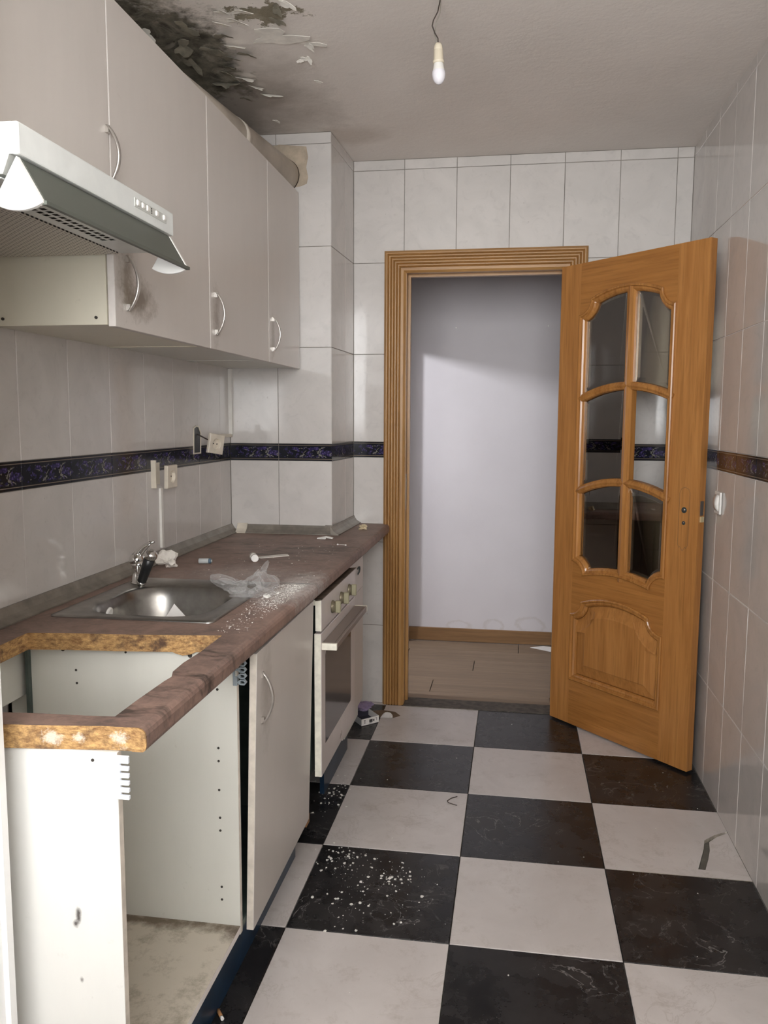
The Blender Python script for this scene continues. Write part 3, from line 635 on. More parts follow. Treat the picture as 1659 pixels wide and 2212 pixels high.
# cooker hood
HX, H0, H1 = -.757, 1.212, 1.788
hd = root('cooker_hood', (XL, 1.5, 1.735), 'white cooker hood with a dark tilted visor under the short cabinet', 'cooker hood')
m = MB(); m.prism([(XL+.002, H0, 1.752), (HX-.030, H0, 1.752), (HX-.018, H0, 1.781), (HX-.012, H0, 1.781), (HX-.012, H0, 1.829), (XL+.002, H0, 1.829)][::-1], (0, H1-H0, 0)); m.build('body', 'hood_grey', hd)
fb_ = box('front_band', 'hood_white', hd, HX-.012, HX, H0-.003, H1+.003, 1.7795, 1.8285, bevel=.003, bseg=2)
# recessed control strip with buttons
m = MB(); yy0, yy1 = 1.607, 1.752; m.loft([[(HX+.0006, yy0+.011*math.cos(a)*-1*(1 if True else 0), 1.8065+.0085*math.sin(a)) for a in [PI/2+PI*k/8 for k in range(9)]]+[(HX+.0006, yy1, 1.798), (HX+.0006, yy1, 1.815)]]*1+[[(HX-.001, yy0, 1.8065)]*11], True, (True, False), False)
m = MB(); m.box(HX-.001, HX+.0012, yy0-.008, yy1, 1.797, 1.8155); m.build('control_strip', 'hood_grey', fb_, .002)
for yb in (1.612, 1.634, 1.656, 1.70, 1.737): box('button', 'plastic_white', fb_, HX, HX+.005, yb-.006, yb+.006, 1.801, 1.8125, bevel=.002)
for k in range(3): MB().cyl((HX, 1.676, 1.802+.0045*k), (HX+.0022, 1.676, 1.802+.0045*k), .0016, 8).build('indicator', 'pin_hole', fb_)
# visor: tilted dark glass between two white fan-shaped ends
vt = Vector((HX-.006, 0, 1.778)); vb = Vector((-.722, 0, 1.708))
m = MB(); nv = Vector((vb.z-vt.z, 0, -(vb.x-vt.x))).normalized()*.004
m.prism([(vt.x, H0+.012, vt.z), (vb.x, H0+.012, vb.z), (vb.x+nv.x, H0+.012, vb.z+nv.z), (vt.x+nv.x, H0+.012, vt.z+nv.z)], (0, H1-H0-.024, 0)); vis = m.build('visor', 'hood_visor', hd, .001)
fan = [(vt.x, vt.z)]; a0 = math.atan2(vb.z-vt.z, vb.x-vt.x); rr = (Vector((vb.x, vb.z))-Vector((vt.x, vt.z))).length
for k in range(11): a = a0-(math.radians(62))*k/10; fan.append((vt.x+rr*math.cos(a), vt.z+rr*math.sin(a)))
for yv in (H0-.001, H1-.009): MB().prism([(x, yv, z) for x, z in fan], (0, .010, 0)).build('visor_end', 'hood_lamp_cover', vis, .001)
box('visor_lip', 'hood_visor', vis, vb.x-.004, vb.x+.004, H0+.004, H1-.004, vb.z-.003, vb.z+.003)
# perforated strip: plate with two rows of slots
m = MB(); ns = 18; y0, y1 = 1.285, 1.665; st = (y1-y0)/ns; xs = [-.872, -.857, -.846, -.838, -.827, -.812]; z0 = 1.7455
for k in range(ns):
    ya, yb = y0+k*st, y0+(k+1)*st; yc = ya+st*.64
    for q in range(5):
        if q in (1, 3): m.add([(xs[q], yc, z0), (xs[q+1], yc, z0), (xs[q+1], yb, z0), (xs[q], yb, z0)], [(0, 1, 2, 3)])
        else: m.add([(xs[q], ya, z0), (xs[q+1], ya, z0), (xs[q+1], yb, z0), (xs[q], yb, z0)], [(0, 1, 2, 3)])
m.box(-.880, -.790, H0, y0, z0, z0+.002); m.box(-.880, -.790, y1, H1, z0, z0+.002); m.box(-.880, -.872, y0, y1, z0, z0+.002); m.box(-.812, -.790, y0, y1, z0, z0+.002)
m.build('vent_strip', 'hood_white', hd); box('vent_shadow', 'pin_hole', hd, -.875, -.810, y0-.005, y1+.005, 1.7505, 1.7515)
FB = bpy.data.objects.new('filter', MB().box(-.165, .165, -.286, .286, 0, .004).mesh('filter', mats=('hood_filter',))); link(FB); FB.parent = hd; FB.location = Vector((-1.050, 1.5, 1.7445))-ORG[hd.name]
# exhaust duct on top of the cabinets
du = root('exhaust_duct', (-.972, 2.5, 2.31), 'beige plastic exhaust duct lying on top of the wall cabinets', 'duct')
R_D = .0665; dz = 2.312+R_D; PE = Vector((-.972, YC-.001, dz)); PS = Vector((-1.150, 1.75, dz)); pd_ = (PE-PS); m = MB(); m.rev(PS, pd_, [(0, R_D), (pd_.length, R_D)], 32); m.build('pipe', 'pvc_duct', du); pj = PS+pd_*.70
m = MB(); m.rev(pj, pd_, [(0, R_D+.0002), (0, R_D+.0022), (.045, R_D+.0022), (.045, R_D+.0002)], 32, (False, False)); m.build('tape_joint', 'pvc_duct', du)
m = MB(); m.rev(PE-pd_.normalized()*.005, pd_, [(0, R_D+.0015), (.004, R_D+.003)], 32, (False, False)); m.build('joint_gap', 'wire_dark', du)

# ------------------------------------------------------------------ base units
XC = -.625; ZT0, ZT1 = .842, .882
hb = root('hob_base_unit', (-.92, 1.5, .14), 'open white base unit under the empty hob cut-out, door missing', 'cabinet')
def panel(name, mats, parent, x0, x1, y0, y1, z0, z1, edge):   # edge: index of the face carrying the edge band
    m = MB().box(x0, x1, y0, y1, z0, z1); m.mi = [0]*6; m.mi[edge] = 1; return m.build(name, mats, parent, .0008)
sn = panel('side_panel', ('cabinet_end', 'edge_band'), hb, XL+.006, XC, 1.200, 1.216, .145, .841, 3)
sf = panel('side_panel', ('cabinet_inner', 'edge_band'), hb, -1.142, XC, 1.782, 1.798, .145, .841, 3)
panel('bottom_shelf', ('shelf_dirty', 'edge_white'), hb, XL+.006, XC, 1.216, 1.782, .150, .168, 3)
box('back_rail', 'cabinet_inner', hb, -1.181, -1.165, 1.216, 1.798, .708, .838)
box('corner_strip', 'carcass_dark', hb, -1.150, -1.142, 1.770, 1.798, .168, .841)
box('back_panel', 'cabinet_inner', hb, XL+.002, XL+.006, 1.216, 1.782, .168, .60)
for x, z, rr in ((-.672, .751, .0032), (-.672, .609, .003), (-.672, .577, .003), (-.672, .506, .003), (-.671, .437, .003), (-.671, .405, .003), (-.670, .263, .003), (-.670, .231, .003), (-1.118, .830, .003), (-1.057, .829, .0055), (-.897, .829, .003), (-.737, .829, .0055), (-1.025, .779, .003), (-1.024, .747, .003)):
    MB().cyl((x, 1.7825, z), (x, 1.7812, z), rr, 10).build('pin_hole', 'pin_hole', sf)
MB().cyl((-.667, 1.2005, .826), (-.667, 1.1988, .826), .0028, 8).build('pin_hole', 'pin_hole', sn)
# toothed plastic rail at the front top corner of each side panel
def comb(parent, y, x0, x1, z0, z1, n, mat, th=.006):
    m = MB(); xm = x0+(x1-x0)*.42; pts = [(x0, z0), (x1, z0)]; pz = (z1-z0)/n
    for k in range(n):
        za = z0+pz*k; pts += [(x1, za+pz*.58), (xm, za+pz*.58), (xm, za+pz), (x1, za+pz)] if k < n-1 else [(x1, z1)]
    pts += [(x0, z1)]; m.prism([(x, y, z) for x, z in pts], (0, th, 0)); return m.build('toothed_rail', mat, parent, .0008)
comb(sn, 1.194, -.629, -.603, .765, .838, 6, 'comb_white', .006)
cr = comb(sf, 1.776, -.632, -.622, .764, .836, 2, 'comb_grey', .012)
for k in range(5):
    zc = .772+k*.0148; m = MB()
    hexo = [(-.622, zc-.001), (-.616, zc-.006), (-.605, zc-.006), (-.600, zc), (-.605, zc+.006), (-.616, zc+.006), (-.622, zc+.001)]
    hexi = [(-.6165, zc), (-.6145, zc-.0032), (-.6065, zc-.0032), (-.604, zc), (-.6065, zc+.0032), (-.6145, zc+.0032), (-.6165, zc+.0005)]
    m.loft([[(x, 1.778, z) for x, z in hexo], [(x, 1.778, z) for x, z in hexi], [(x, 1.786, z) for x, z in hexi], [(x, 1.786, z) for x, z in hexo], [(x, 1.778, z) for x, z in hexo]], True, (False, False), False)
    m.build('rail_link', 'comb_grey', sf)
# sink unit: dark carcass behind a door left ajar and leaning
su = root('sink_base_unit', (-.92, 2.1, .14), 'white base unit below the sink with its leaning door ajar', 'cabinet')
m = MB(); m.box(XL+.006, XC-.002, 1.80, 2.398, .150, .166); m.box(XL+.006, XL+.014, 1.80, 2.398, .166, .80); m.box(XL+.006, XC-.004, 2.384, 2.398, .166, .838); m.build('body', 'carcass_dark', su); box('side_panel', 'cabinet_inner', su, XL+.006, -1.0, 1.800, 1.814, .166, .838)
m = MB(); zb, zt = .128, .829; A = [(-.620, 1.826), (-.602, 1.826), (-.607, 2.402), (-.625, 2.402)]; lean = (.012, 0)
m.hexa([(x-.006, y+.002, zb) for x, y in A]+[(x+.014, y-.004, zt) for x, y in A]); m.mi = [0, 0, 1, 0, 1, 0]
sdr = m.build('door', ('cabinet_front', 'edge_band'), su, .001)
bow_handle(sdr, -.5945, 1.868, .642, .772)
MB().rev((-.85, 2.06, .55), (0, 1, 0), [(0, .055), (.002, .06), (.05, .06), (.055, .05)], 20).build('waste_trap', 'plastic_black', su)
MB().tube([(-.93, 2.08, .73), (-.93, 2.08, .60), (-.88, 2.08, .50), (-.86, 2.0, .35), (-.95, 2.05, .28), (-1.2, 2.1, .3)], .02, 10).build('waste_pipe', 'dark_metal', su)
# oven, pulled a little out of its housing
ov = root('built_in_oven', (-.9, 2.71, .25), 'white built-in oven with three metal knobs and a dark glass door', 'oven')
OX = -.578; OY0, OY1 = 2.437, 2.985
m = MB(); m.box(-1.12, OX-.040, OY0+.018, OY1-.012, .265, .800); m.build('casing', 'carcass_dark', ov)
m = MB(); m.box(OX-.020, OX, OY0, OY1, .7235, .8225); m.mi = [0, 0, 1, 0, 0, 0]; cp = m.build('control_panel', ('oven_white', 'oven_edge'), ov, .001)
m = MB(); m.hexa([(OX-.034, OY0-.002, .817), (OX+.001, OY0-.002, .8225), (OX+.001, OY1+.012, .8225), (OX-.034, OY1+.012, .817), (OX-.034, OY0-.002, .8215), (OX+.001, OY0-.002, .8255), (OX+.001, OY1+.012, .8255), (OX-.034, OY1+.012, .8215)]); m.build('top_bracket', 'oven_bracket', ov)
box('bracket_end', 'oven_edge', ov, OX-.034, OX-.019, OY0-.004, OY0+.001, .806, .823)
for yk in (2.590, 2.725, 2.862):
    k_ = MB().rev((OX, yk, .768), (1, 0, 0), [(0, .0215), (.004, .0215), (.006, .019), (.012, .019)], 20).build('knob', 'knob_metal', cp)
    box('knob_grip', 'knob_face', k_, OX+.010, OX+.029, yk-.0065, yk+.0065, .768-.0205, .768+.0205, bevel=.003)
m = MB(); m.box(OX-.024, OX-.001, OY0, OY1, .252, .7155); m.mi = [0, 0, 1, 0, 0, 0]; od = m.build('oven_door', ('oven_white', 'oven_edge'), ov, .0015)
gz0, gz1, gy0, gy1 = .345, .646, 2.490, 2.902
m = MB(); m.prism([(OX-.0015, gy0+.0, gz0), (OX-.0015, gy1-.008, gz0), (OX-.0015, gy1, gz0+.01), (OX-.0015, gy1, gz1), (OX-.0015, gy0+.014, gz1), (OX-.0015, gy0, gz1-.012)], (.0016, 0, 0)); m.build('oven_window', 'oven_glass', od)
ohl = MB().box(OX+.036, OX+.046, OY0+.010, OY1-.004, .664, .684).build('oven_handle', 'oven_handle', od, .002)
box('handle_plate', 'oven_handle', ohl, OX+.000, OX+.036, OY0+.016, OY1-.010, .676, .684)
for ya in (OY0+.006, OY1-.012): box('handle_bracket', 'oven_edge' if ya < 2.6 else 'oven_edge', ohl, OX-.001, OX+.0465, ya, ya+.012, .6635, .6845, bevel=.001)
box('bottom_tab', 'oven_white', od, OX-.022, OX-.003, 2.772, 2.835, .240, .253)
for k in range(3): MB().hexa([(OX+.0002, 2.708+.02*k, .272+.004*k), (OX+.0010, 2.708+.02*k, .272+.004*k), (OX+.0010, 2.712+.02*k, .270+.004*k), (OX+.0002, 2.712+.02*k, .270+.004*k), (OX+.0002, 2.718+.02*k, .287+.004*k), (OX+.0010, 2.718+.02*k, .287+.004*k), (OX+.0010, 2.722+.02*k, .286+.004*k), (OX+.0002, 2.722+.02*k, .286+.004*k)]).build('scuff', 'oven_handle', od) if k < 2 else None
# oven housing: dark side posts and base
oh = root('oven_housing', (-.92, 2.71, 0), 'dark green housing behind the white oven', 'cabinet')
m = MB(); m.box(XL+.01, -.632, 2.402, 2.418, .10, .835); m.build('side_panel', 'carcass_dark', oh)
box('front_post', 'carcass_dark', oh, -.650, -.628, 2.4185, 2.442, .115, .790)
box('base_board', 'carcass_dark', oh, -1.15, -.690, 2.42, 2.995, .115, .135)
box('wood_block', 'wood_scrap', oh, -.675, -.628, 2.43, 2.47, .085, .1145)
# narrow filler unit at the far end
fu = root('narrow_base_unit', (-.9, 3.14, .14), 'narrow white base unit between the oven and the end wall', 'cabinet')
box('body', 'cabinet_inner', fu, -1.15, -.622, 3.002, 3.272, .150, .838)
dr_ = box('drawer_front', 'cabinet_front', fu, -.620, -.602, 3.000, 3.275, .697, .832, bevel=.001)
dd_ = box('door', 'cabinet_front', fu, -.620, -.602, 3.000, 3.275, .225, .6945, bevel=.001)
MB().tube([(-.601, 3.150, .790), (-.597, 3.158, .797), (-.596, 3.172, .795), (-.597, 3.180, .785), (-.598, 3.172, .775), (-.601, 3.158, .768)], .0032, 8).build('hook', 'dark_metal', dr_)
# plinths
pl = root('plinth_board', (-.66, 1.8, 0), 'navy blue plinth board below the open base unit and sink', 'plinth', 'navy plinth boards')
box('board', 'plinth_navy', pl, -.672, -.657, 1.20, 2.40, .001, .144)
pl2 = root('plinth_board', (-.66, 2.9, 0), 'dark blue plinth board below the oven', 'plinth', 'navy plinth boards')
box('board', 'plinth_navy', pl2, -.682, -.666, 2.84, 3.27, .001, .148)

# ------------------------------------------------------------------ worktops
def wt_piece(m, pts, sides): m.prism([(x, y, ZT0) for x, y in pts], (0, 0, ZT1-ZT0), side_mats=sides, cap_mats=(1, 0))
XW = -.577; XN = -.602     # front edge; inner line where the rounded nose starts
nose = [(XN, ZT1), (XN+.012, ZT1), (XN+.018, ZT1-.0015), (XN+.0225, ZT1-.006), (XW, ZT1-.013), (XW, ZT0+.009), (XW-.002, ZT0+.003), (XW-.006, ZT0), (XN, ZT0)]
w1 = root('worktop', (-.9, 1.8, ZT0), 'brown worktop with rough hob cut-out, broken near end and the sink', 'worktop', 'brown laminate worktops')
m = MB(); Y0, Y1 = 1.205, 2.388
# hob cut-out: TL(-1.105,1.72) TR(-.656,1.776) BR(-.652,1.25) BL(-1.10,1.228)
inner = [(-.656, 1.776), (-.655, 1.64), (-.660, 1.56), (-.657, 1.50), (-.646, 1.468), (-.649, 1.44), (-.652, 1.33), (-.652, 1.25)]
wt_piece(m, [(-.656, 1.776), (XN, 1.776), (XN, Y0+.003)]+[(-.652, Y0+.001)]+list(reversed(inner[1:])), [0, 0, 1, 0]+[1]*7)
near = [(-1.10, Y0-.035), (-1.0, Y0-.028), (-.85, Y0-.022), (-.75, Y0-.012), (-.652, Y0+.001), (-.652, 1.25), (-.70, 1.246), (-.78, 1.243), (-.86, 1.236), (-1.0, 1.23), (-1.10, 1.228)]
wt_piece(m, near, [1, 1, 1, 1, 0, 1, 1, 1, 1, 1, 0])
wt_piece(m, [(XL+.002, Y0-.035), (-1.10, Y0-.035), (-1.10, 1.228), (-1.103, 1.50), (-1.108, 1.722), (XL+.002, 1.722)], [1, 0, 1, 1, 0, 0])
edge = [(-1.108, 1.722), (-1.02, 1.735), (-.90, 1.744), (-.80, 1.757), (-.72, 1.768), (-.656, 1.776)]
wt_piece(m, [(XL+.002, 1.722)]+edge+[(XN, 1.776), (XN, 1.885), (XL+.002, 1.885)], [0]+[1]*5+[0]*5)
wt_piece(m, [(XL+.002, 1.885), (-1.10, 1.885), (-1.10, 2.30), (XL+.002, 2.30)], [0]*4); wt_piece(m, [(-.755, 1.885), (XN, 1.885), (XN, 2.30), (-.755, 2.30)], [0]*4); wt_piece(m, [(XL+.002, 2.30), (XN, 2.30), (XN, Y1), (XL+.002, Y1)], [0]*4)
m.loft([[(x, Y0+.004, z) for x, z in nose], [(x, Y1, z) for x, z in nose]], True, (False, False), False)
m.m = 1; m.prism([(x, Y0+.004, z) for x, z in nose], (0, -.003, 0))
# splintered tongue hanging from the far edge of the cut-out
m.prism([(-.775, 1.762, ZT0+.001), (-.765, 1.763, ZT0-.004), (-.748, 1.765, ZT0-.009), (-.730, 1.767, ZT0-.006), (-.715, 1.769, ZT0+.001)], (0, .02, 0)); m.m = 0
m.build('slab', ('worktop_laminate', 'chipboard'), w1)
w2 = root('worktop', (-.9, 3.1, ZT0), 'brown worktop over the oven, running to the end wall', 'worktop', 'brown laminate worktops')
m = MB(); wt_piece(m, [(XL+.002, Y1+.002), (XN, Y1+.002), (XN, YC-.002), (XL+.002, YC-.002)], [0]*4); wt_piece(m, [(XCF+.004, YC-.002), (XN, YC-.002), (XN, YB-.002), (XCB+.006, YB-.002)], [0]*4)
m.loft([[(x, Y1+.002, z) for x, z in nose], [(x, YB-.030, z) for x, z in nose]], True, (True, True), False); m.build('slab', ('worktop_laminate', 'chipboard'), w2)
m = MB(); m.loft([[(x+.0015 if x > XN else x, Y1-.001, z+.0012) for x, z in nose[:6]], [(x+.0015 if x > XN else x, Y1+.004, z+.0012) for x, z in nose[:6]]], False); m.prism([(-1.15, Y1-.001, ZT1), (XN, Y1-.001, ZT1), (XN, Y1+.004, ZT1), (-1.15, Y1+.004, ZT1)], (0, 0, .0014)); m.build('joint_strip', 'stainless', w2)
# coving between worktop and wall
cv = root('worktop_coving', (XL, 2.6, ZT1), 'grey concave coving strip along the back of the worktop', 'coving')
cq = [(0, 0), (.036, 0), (.036, .0035), (.026, .008), (.015, .016), (.007, .028), (.0035, .036), (0, .036)]
m = MB(); m.loft([[(XL+.001+a, y, ZT1+.0005+b) for a, b in cq] for y in (1.30, 2.72, YC-.001)], True, (True, True), False); m.build('coving_strip', 'coving_grey', cv)
m = MB(); m.loft([[(x, YC-.001-a, ZT1+.0005+b) for a, b in cq] for x in (XL+.037, XCF+.003)], True, (True, True), False); m.build('coving_strip', 'coving_grey', cv)
m = MB(); A = Vector((XCF+.001, YC-.036, 0)); B = Vector((XCB+.001, YB-.002, 0)); m.loft([[p_+Vector((a, 0, ZT1+.0005+b)) for a, b in cq] for p_ in (A, B)], True, (True, True), False); m.build('coving_strip', 'coving_grey', cv)
m = MB(); m.loft([[(x, YC-.002-a*1.12, ZT1+.0008+b*1.1) for a, b in cq] for x in (XL+.030, XL+.075)], True, (True, True), False); m.build('corner_clip', 'plastic_aged', cv)
m = MB(); m.loft([[(x, YC-.002-a*1.1, ZT1+.0008+b*1.08) for a, b in cq] for x in (XCF-.028, XCF+.004)], True, (True, True), False); m.build('corner_clip', 'coving_grey', cv)

# ------------------------------------------------------------------ sink and tap
sk = root('kitchen_sink', (-.93, 2.1, ZT1), 'stainless steel sink bowl let into the brown worktop', 'sink')
def rrect(cx, cy, hx, hy, r, z, n=6):
    pts = []
    for (sx, sy, a) in ((1, 1, 0), (-1, 1, PI/2), (-1, -1, PI), (1, -1, 1.5*PI)):
        for k in range(n+1): an = a+PI/2*k/n; pts.append((cx+sx*(hx-r)+r*math.cos(an), cy+sy*(hy-r)+r*math.sin(an), z))
    return pts
SX, SY = -.932, 2.1275; m = MB(); bc = (-.925, 2.090)
m.loft([rrect(SX, SY, .2165, .2525, .018, ZT1+.0003), rrect(SX, SY, .2165, .2525, .018, ZT1+.003), rrect(SX, SY, .208, .244, .02, ZT1+.0045), rrect(bc[0], bc[1], .165, .180, .10, ZT1+.004), rrect(bc[0], bc[1], .160, .175, .10, ZT1-.001), rrect(bc[0], bc[1], .152, .167, .10, ZT1-.03), rrect(bc[0], bc[1], .135, .150, .095, ZT1-.125), rrect(bc[0], bc[1], .105, .12, .08, ZT1-.148), rrect(bc[0], bc[1], .03, .03, .029, ZT1-.152)], True, (False, True), True)
m.build('bowl', 'stainless', sk)
MB().rev((bc[0], bc[1], ZT1-.151), (0, 0, 1), [(0, .034), (.003, .033), (.002, .02), (0, .018)], 20).build('drain', 'chrome', sk)
o = MB().rev((-1.070, 2.035, ZT1-.026), (1, 0, -.15), [(0, .017), (.004, .017), (.006, .012)], 16).build('overflow', 'plastic_white', sk)
tp = root('mixer_tap', (-1.104, 2.292, ZT1+.004), 'chrome lever mixer tap with a black pull-out spout', 'tap')
tx, ty, tz = -1.104, 2.292, ZT1+.0046
tb = MB().rev((tx, ty, tz), (0, 0, 1), [(0, .024), (.004, .024), (.006, .0205), (.05, .019), (.054, .0205), (.058, .0205), (.066, .019)], 20).build('body', 'chrome', tp)
hc = Vector((tx-.004, ty, tz+.062))
MB().rev(hc, (-.15, 0, 1), [(0, .0205), (.008, .023), (.018, .020), (.026, .012), (.029, .0)], 20).build('cartridge_cap', 'chrome', tp)
lv = MB(); lv.tube([(tx-.010, ty, tz+.080), (tx+.004, ty-.002, tz+.098), (tx+.022, ty-.004, tz+.114), (tx+.042, ty-.006, tz+.124), (tx+.056, ty-.007, tz+.1275)], [.012, .008, .0055, .0055, .003], 10)
lv.tube([(tx+.004, ty-.002, tz+.078), (tx+.016, ty-.004, tz+.092), (tx+.034, ty-.006, tz+.112), (tx+.044, ty-.007, tz+.123)], [.005, .004, .0035, .003], 8); lv.build('lever', 'chrome', tp)
s0 = Vector((tx+.020, ty-.030, tz+.004)); s1 = Vector((tx+.068, ty-.060, tz+.098)); sv = (s1-s0); sl_ = sv.length
sp_ = MB().rev(s0, sv, [(.004, .0125), (.010, .0135), (sl_*.55, .0150), (sl_-.012, .0165)], 18).build('spout', 'plastic_black', tp)
MB().rev(s0, sv, [(-.002, .012), (.008, .0142), (.012, .0142)], 18).build('spout_ring', 'chrome', sp_)
MB().rev(s0, sv, [(sl_-.012, .0172), (sl_-.004, .020), (sl_+.006, .0185), (sl_+.012, .010), (sl_+.013, 0)], 18).build('spout_head', 'chrome', sp_)
MB().cyl((tx+.012, ty-.010, tz+.030), s0+sv*.35, .012, 12).build('spout_neck', 'chrome', tp)

# ------------------------------------------------------------------ electrics
c_ = root('cable_trunking', (-1.21, 3.44, 1.31), 'white cable trunking in the corner leading to the upper socket', 'trunking')
box('vertical_run', 'plastic_white', c_, XL+.0005, XL+.016, YC-.018, YC-.0015, 1.309, ZU0-.002); box('horizontal_run', 'plastic_aged', c_, XL+.0005, XL+.012, 3.20, YC-.002, 1.298, 1.312)
def socket_plate(parent, c, ux, uz, w_, h_):
    """square socket plate with a round well: centre, in-plane axes, size"""
    c = Vector(c); ux = Vector(ux).normalized(); uz = (Vector(uz)-ux*Vector(uz).dot(ux)).normalized(); nrm = ux.cross(uz); q = lambda a, b, d: c+ux*a+uz*b+nrm*d
    m = MB(); R_ = lambda s_, d: [q(-w_/2*s_, -h_/2*s_, d), q(w_/2*s_, -h_/2*s_, d), q(w_/2*s_, h_/2*s_, d), q(-w_/2*s_, h_/2*s_, d)]
    n = 24; circ = lambda r_, d: [q(r_*math.cos(2*PI*k/n), r_*math.sin(2*PI*k/n), d) for k in range(n)]
    sq = lambda s_, d: [q(w_/2*s_*max(-1, min(1, 1.42*math.cos(2*PI*k/n))), h_/2*s_*max(-1, min(1, 1.42*math.sin(2*PI*k/n))), d) for k in range(n)]
    m.loft([sq(1, -.008), sq(1, .002), sq(.94, .0045), circ(.0225, .0045), circ(.021, .003), circ(.0195, -.006)], True, (True, True), False)
    p_ = m.build('plate', 'plastic_aged', parent)
    for a in (-.0095, .0095): MB().cyl(q(a, 0, -.0062), q(a, 0, -.0052), .0028, 8).build('contact_hole', 'pin_hole', p_)
    return p_
s_up = root('wall_socket', (-1.21, 3.11, 1.26), 'loose socket plate hanging crooked from its hole on the dark band', 'socket')
m = MB(); hole = [(3.035, 1.245), (3.10, 1.245), (3.105, 1.32), (3.085, 1.343), (3.06, 1.345), (3.04, 1.338)]; m.prism([(XL+.0006, y, z) for y, z in hole], (.0012, 0, 0)); m.build('back_box', 'plastic_black', s_up)
m = MB(); m.loft([[(XL+.001, y, z) for y, z in hole], [(XL+.004, y, z) for y, z in hole], [(XL+.004, y, z) for y, z in offset(hole, -.005)], [(XL+.001, y, z) for y, z in offset(hole, -.005)]], True, (False, False), False); m.build('box_rim', 'plastic_aged', s_up)
socket_plate(s_up, (-1.170, 3.140, 1.277), (.42, .86, -.14), (.22, .30, 1), .078, .078)
MB().tube([(XL+.004, 3.075, 1.315), (-1.20, 3.10, 1.30), (-1.183, 3.13, 1.285)], .003, 6).build('cable', 'wire_dark', s_up)
s_lo = root('wall_socket', (-1.21, 2.72, 1.13), 'loose socket plate above the tap with a cable running down the wall', 'socket')
m = MB(); m.box(XL+.0006, XL+.018, 2.652, 2.658, 1.140, 1.235); m.box(XL+.0006, XL+.004, 2.655, 2.715, 1.15, 1.225); m.build('back_box', 'plastic_aged', s_lo)
socket_plate(s_lo, (-1.185, 2.735, 1.175), (.04, 1, 0), (.03, .0, 1), .078, .080)
MB().box(XL+.0005, XL+.009, 2.712, 2.728, .925, 1.135).build('cable_cover', 'plastic_white', s_lo)
bpy.data.objects[s_lo.children[-1].name].rotation_euler = (0, 0, 0)
ls = root('light_switch', (XR, 3.13, 1.04), 'white rocker light switch on the right wall beside the door edge', 'light switch')
m = MB(); m.box(XR-.009, XR-.001, 3.085, 3.165, 1.043, 1.123); pt = m.build('plate', 'plastic_white', ls, .004, 2)
m = MB(); m.loft([[(XR-.009-d, y, z) for y, z in ((3.098, z_), (3.152, z_))]+[(XR-.008, 3.152, z_), (XR-.008, 3.098, z_)] for d, z_ in ((.001, 1.055), (.007, 1.07), (.009, 1.083), (.007, 1.097), (.001, 1.111)) for z in (z_,)], True, (True, True), False) if False else None
m = MB(); ring = lambda z_, d: [(XR-.009-d, 3.098, z_), (XR-.009-d, 3.152, z_), (XR-.006, 3.152, z_), (XR-.006, 3.098, z_)]
m.loft([ring(1.054, .0005), ring(1.064, .006), ring(1.083, .0095), ring(1.102, .006), ring(1.112, .0005)]); m.build('rocker', 'plastic_white', pt)
# bare bulb on a twisted wire
BX, BY = -.238, 2.455
lb = root('hanging_bulb', (BX, BY, 2.318), 'bare white bulb hanging from the ceiling in a cream holder', 'light bulb')
MB().tube([(BX+.004, BY, H-.0005), (BX-.002, BY-.004, 2.515), (BX-.014, BY-.006, 2.492), (BX-.017, BY-.006, 2.478), (BX-.010, BY-.003, 2.460), (BX-.001, BY, 2.446), (BX, BY, 2.430)], .0018, 6).build('wire', 'wire_dark', lb)
MB().tube([(BX+.005, BY, H-.0005), (BX+.004, BY+.004, 2.516), (BX-.006, BY+.005, 2.492), (BX-.009, BY+.004, 2.472), (BX-.012, BY+.003, 2.462), (BX-.006, BY+.002, 2.444), (BX-.001, BY, 2.430)], .0016, 6).build('wire', 'wire_grey', lb)
MB().rev((BX, BY, 2.434), (.03, 0, -1), [(0, .003), (.002, .008), (.008, .0115), (.018, .0132), (.020, .0124), (.0215, .0135), (.045, .0138), (.048, .0155), (.051, .0160), (.052, .0152), (.056, .0150)], 24).build('lamp_holder', 'holder_cream', lb)
MB().rev((BX+.0016, BY, 2.379), (.03, 0, -1), [(0, .0135), (.012, .0150), (.020, .0172)], 24, (False, False)).build('bulb_collar', 'plastic_white', lb)
MB().rev((BX+.0022, BY, 2.3595), (.03, 0, -1), [(0, .0172), (.004, .0186), (.012, .0190), (.022, .0172), (.031, .0125), (.036, .006), (.0372, .0)], 24, (False, False)).build('bulb', 'bulb_glass', lb)
# junction where the wire leaves the ceiling
# ------------------------------------------------------------------ peeling paint on the ceiling
def flake(cx, cy, sx, sy, drop, rot, mat, parent=CE, n=17):
    pts = []; ph = random.random()*6
    p1, p2, p3 = (random.random()*6.28 for _ in range(3))
    for k in range(n): a = 2*PI*k/n; rr = 1+.28*math.sin(2*a+p1)+.30*math.sin(3*a+p2)+.14*math.sin(5*a+p3)+random.uniform(-.12, .12); pts.append((sx*rr*math.cos(a), sy*rr*math.sin(a)))
    ca, sa = math.cos(rot), math.sin(rot); vs = []; m = MB()
    for lay in (0, .0012):
        for x, y in pts: vs.append((cx+ca*x-sa*y, cy+sa*x+ca*y, H-.0005-lay-drop*max(0, (x/sx*.5+.5))**1.6))
    c0 = (cx, cy, H-.0005-drop*.28); c1 = (cx, cy, H-.0017-drop*.28); vs += [c0, c1]
    fs = [(i, (i+1) % n, 2*n) for i in range(n)]+[(n+(i+1) % n, n+i, 2*n+1) for i in range(n)]+[((i+1) % n, i, n+i, n+(i+1) % n) for i in range(n)]
    return m.add(vs, fs).build('paint_flake', mat, parent)
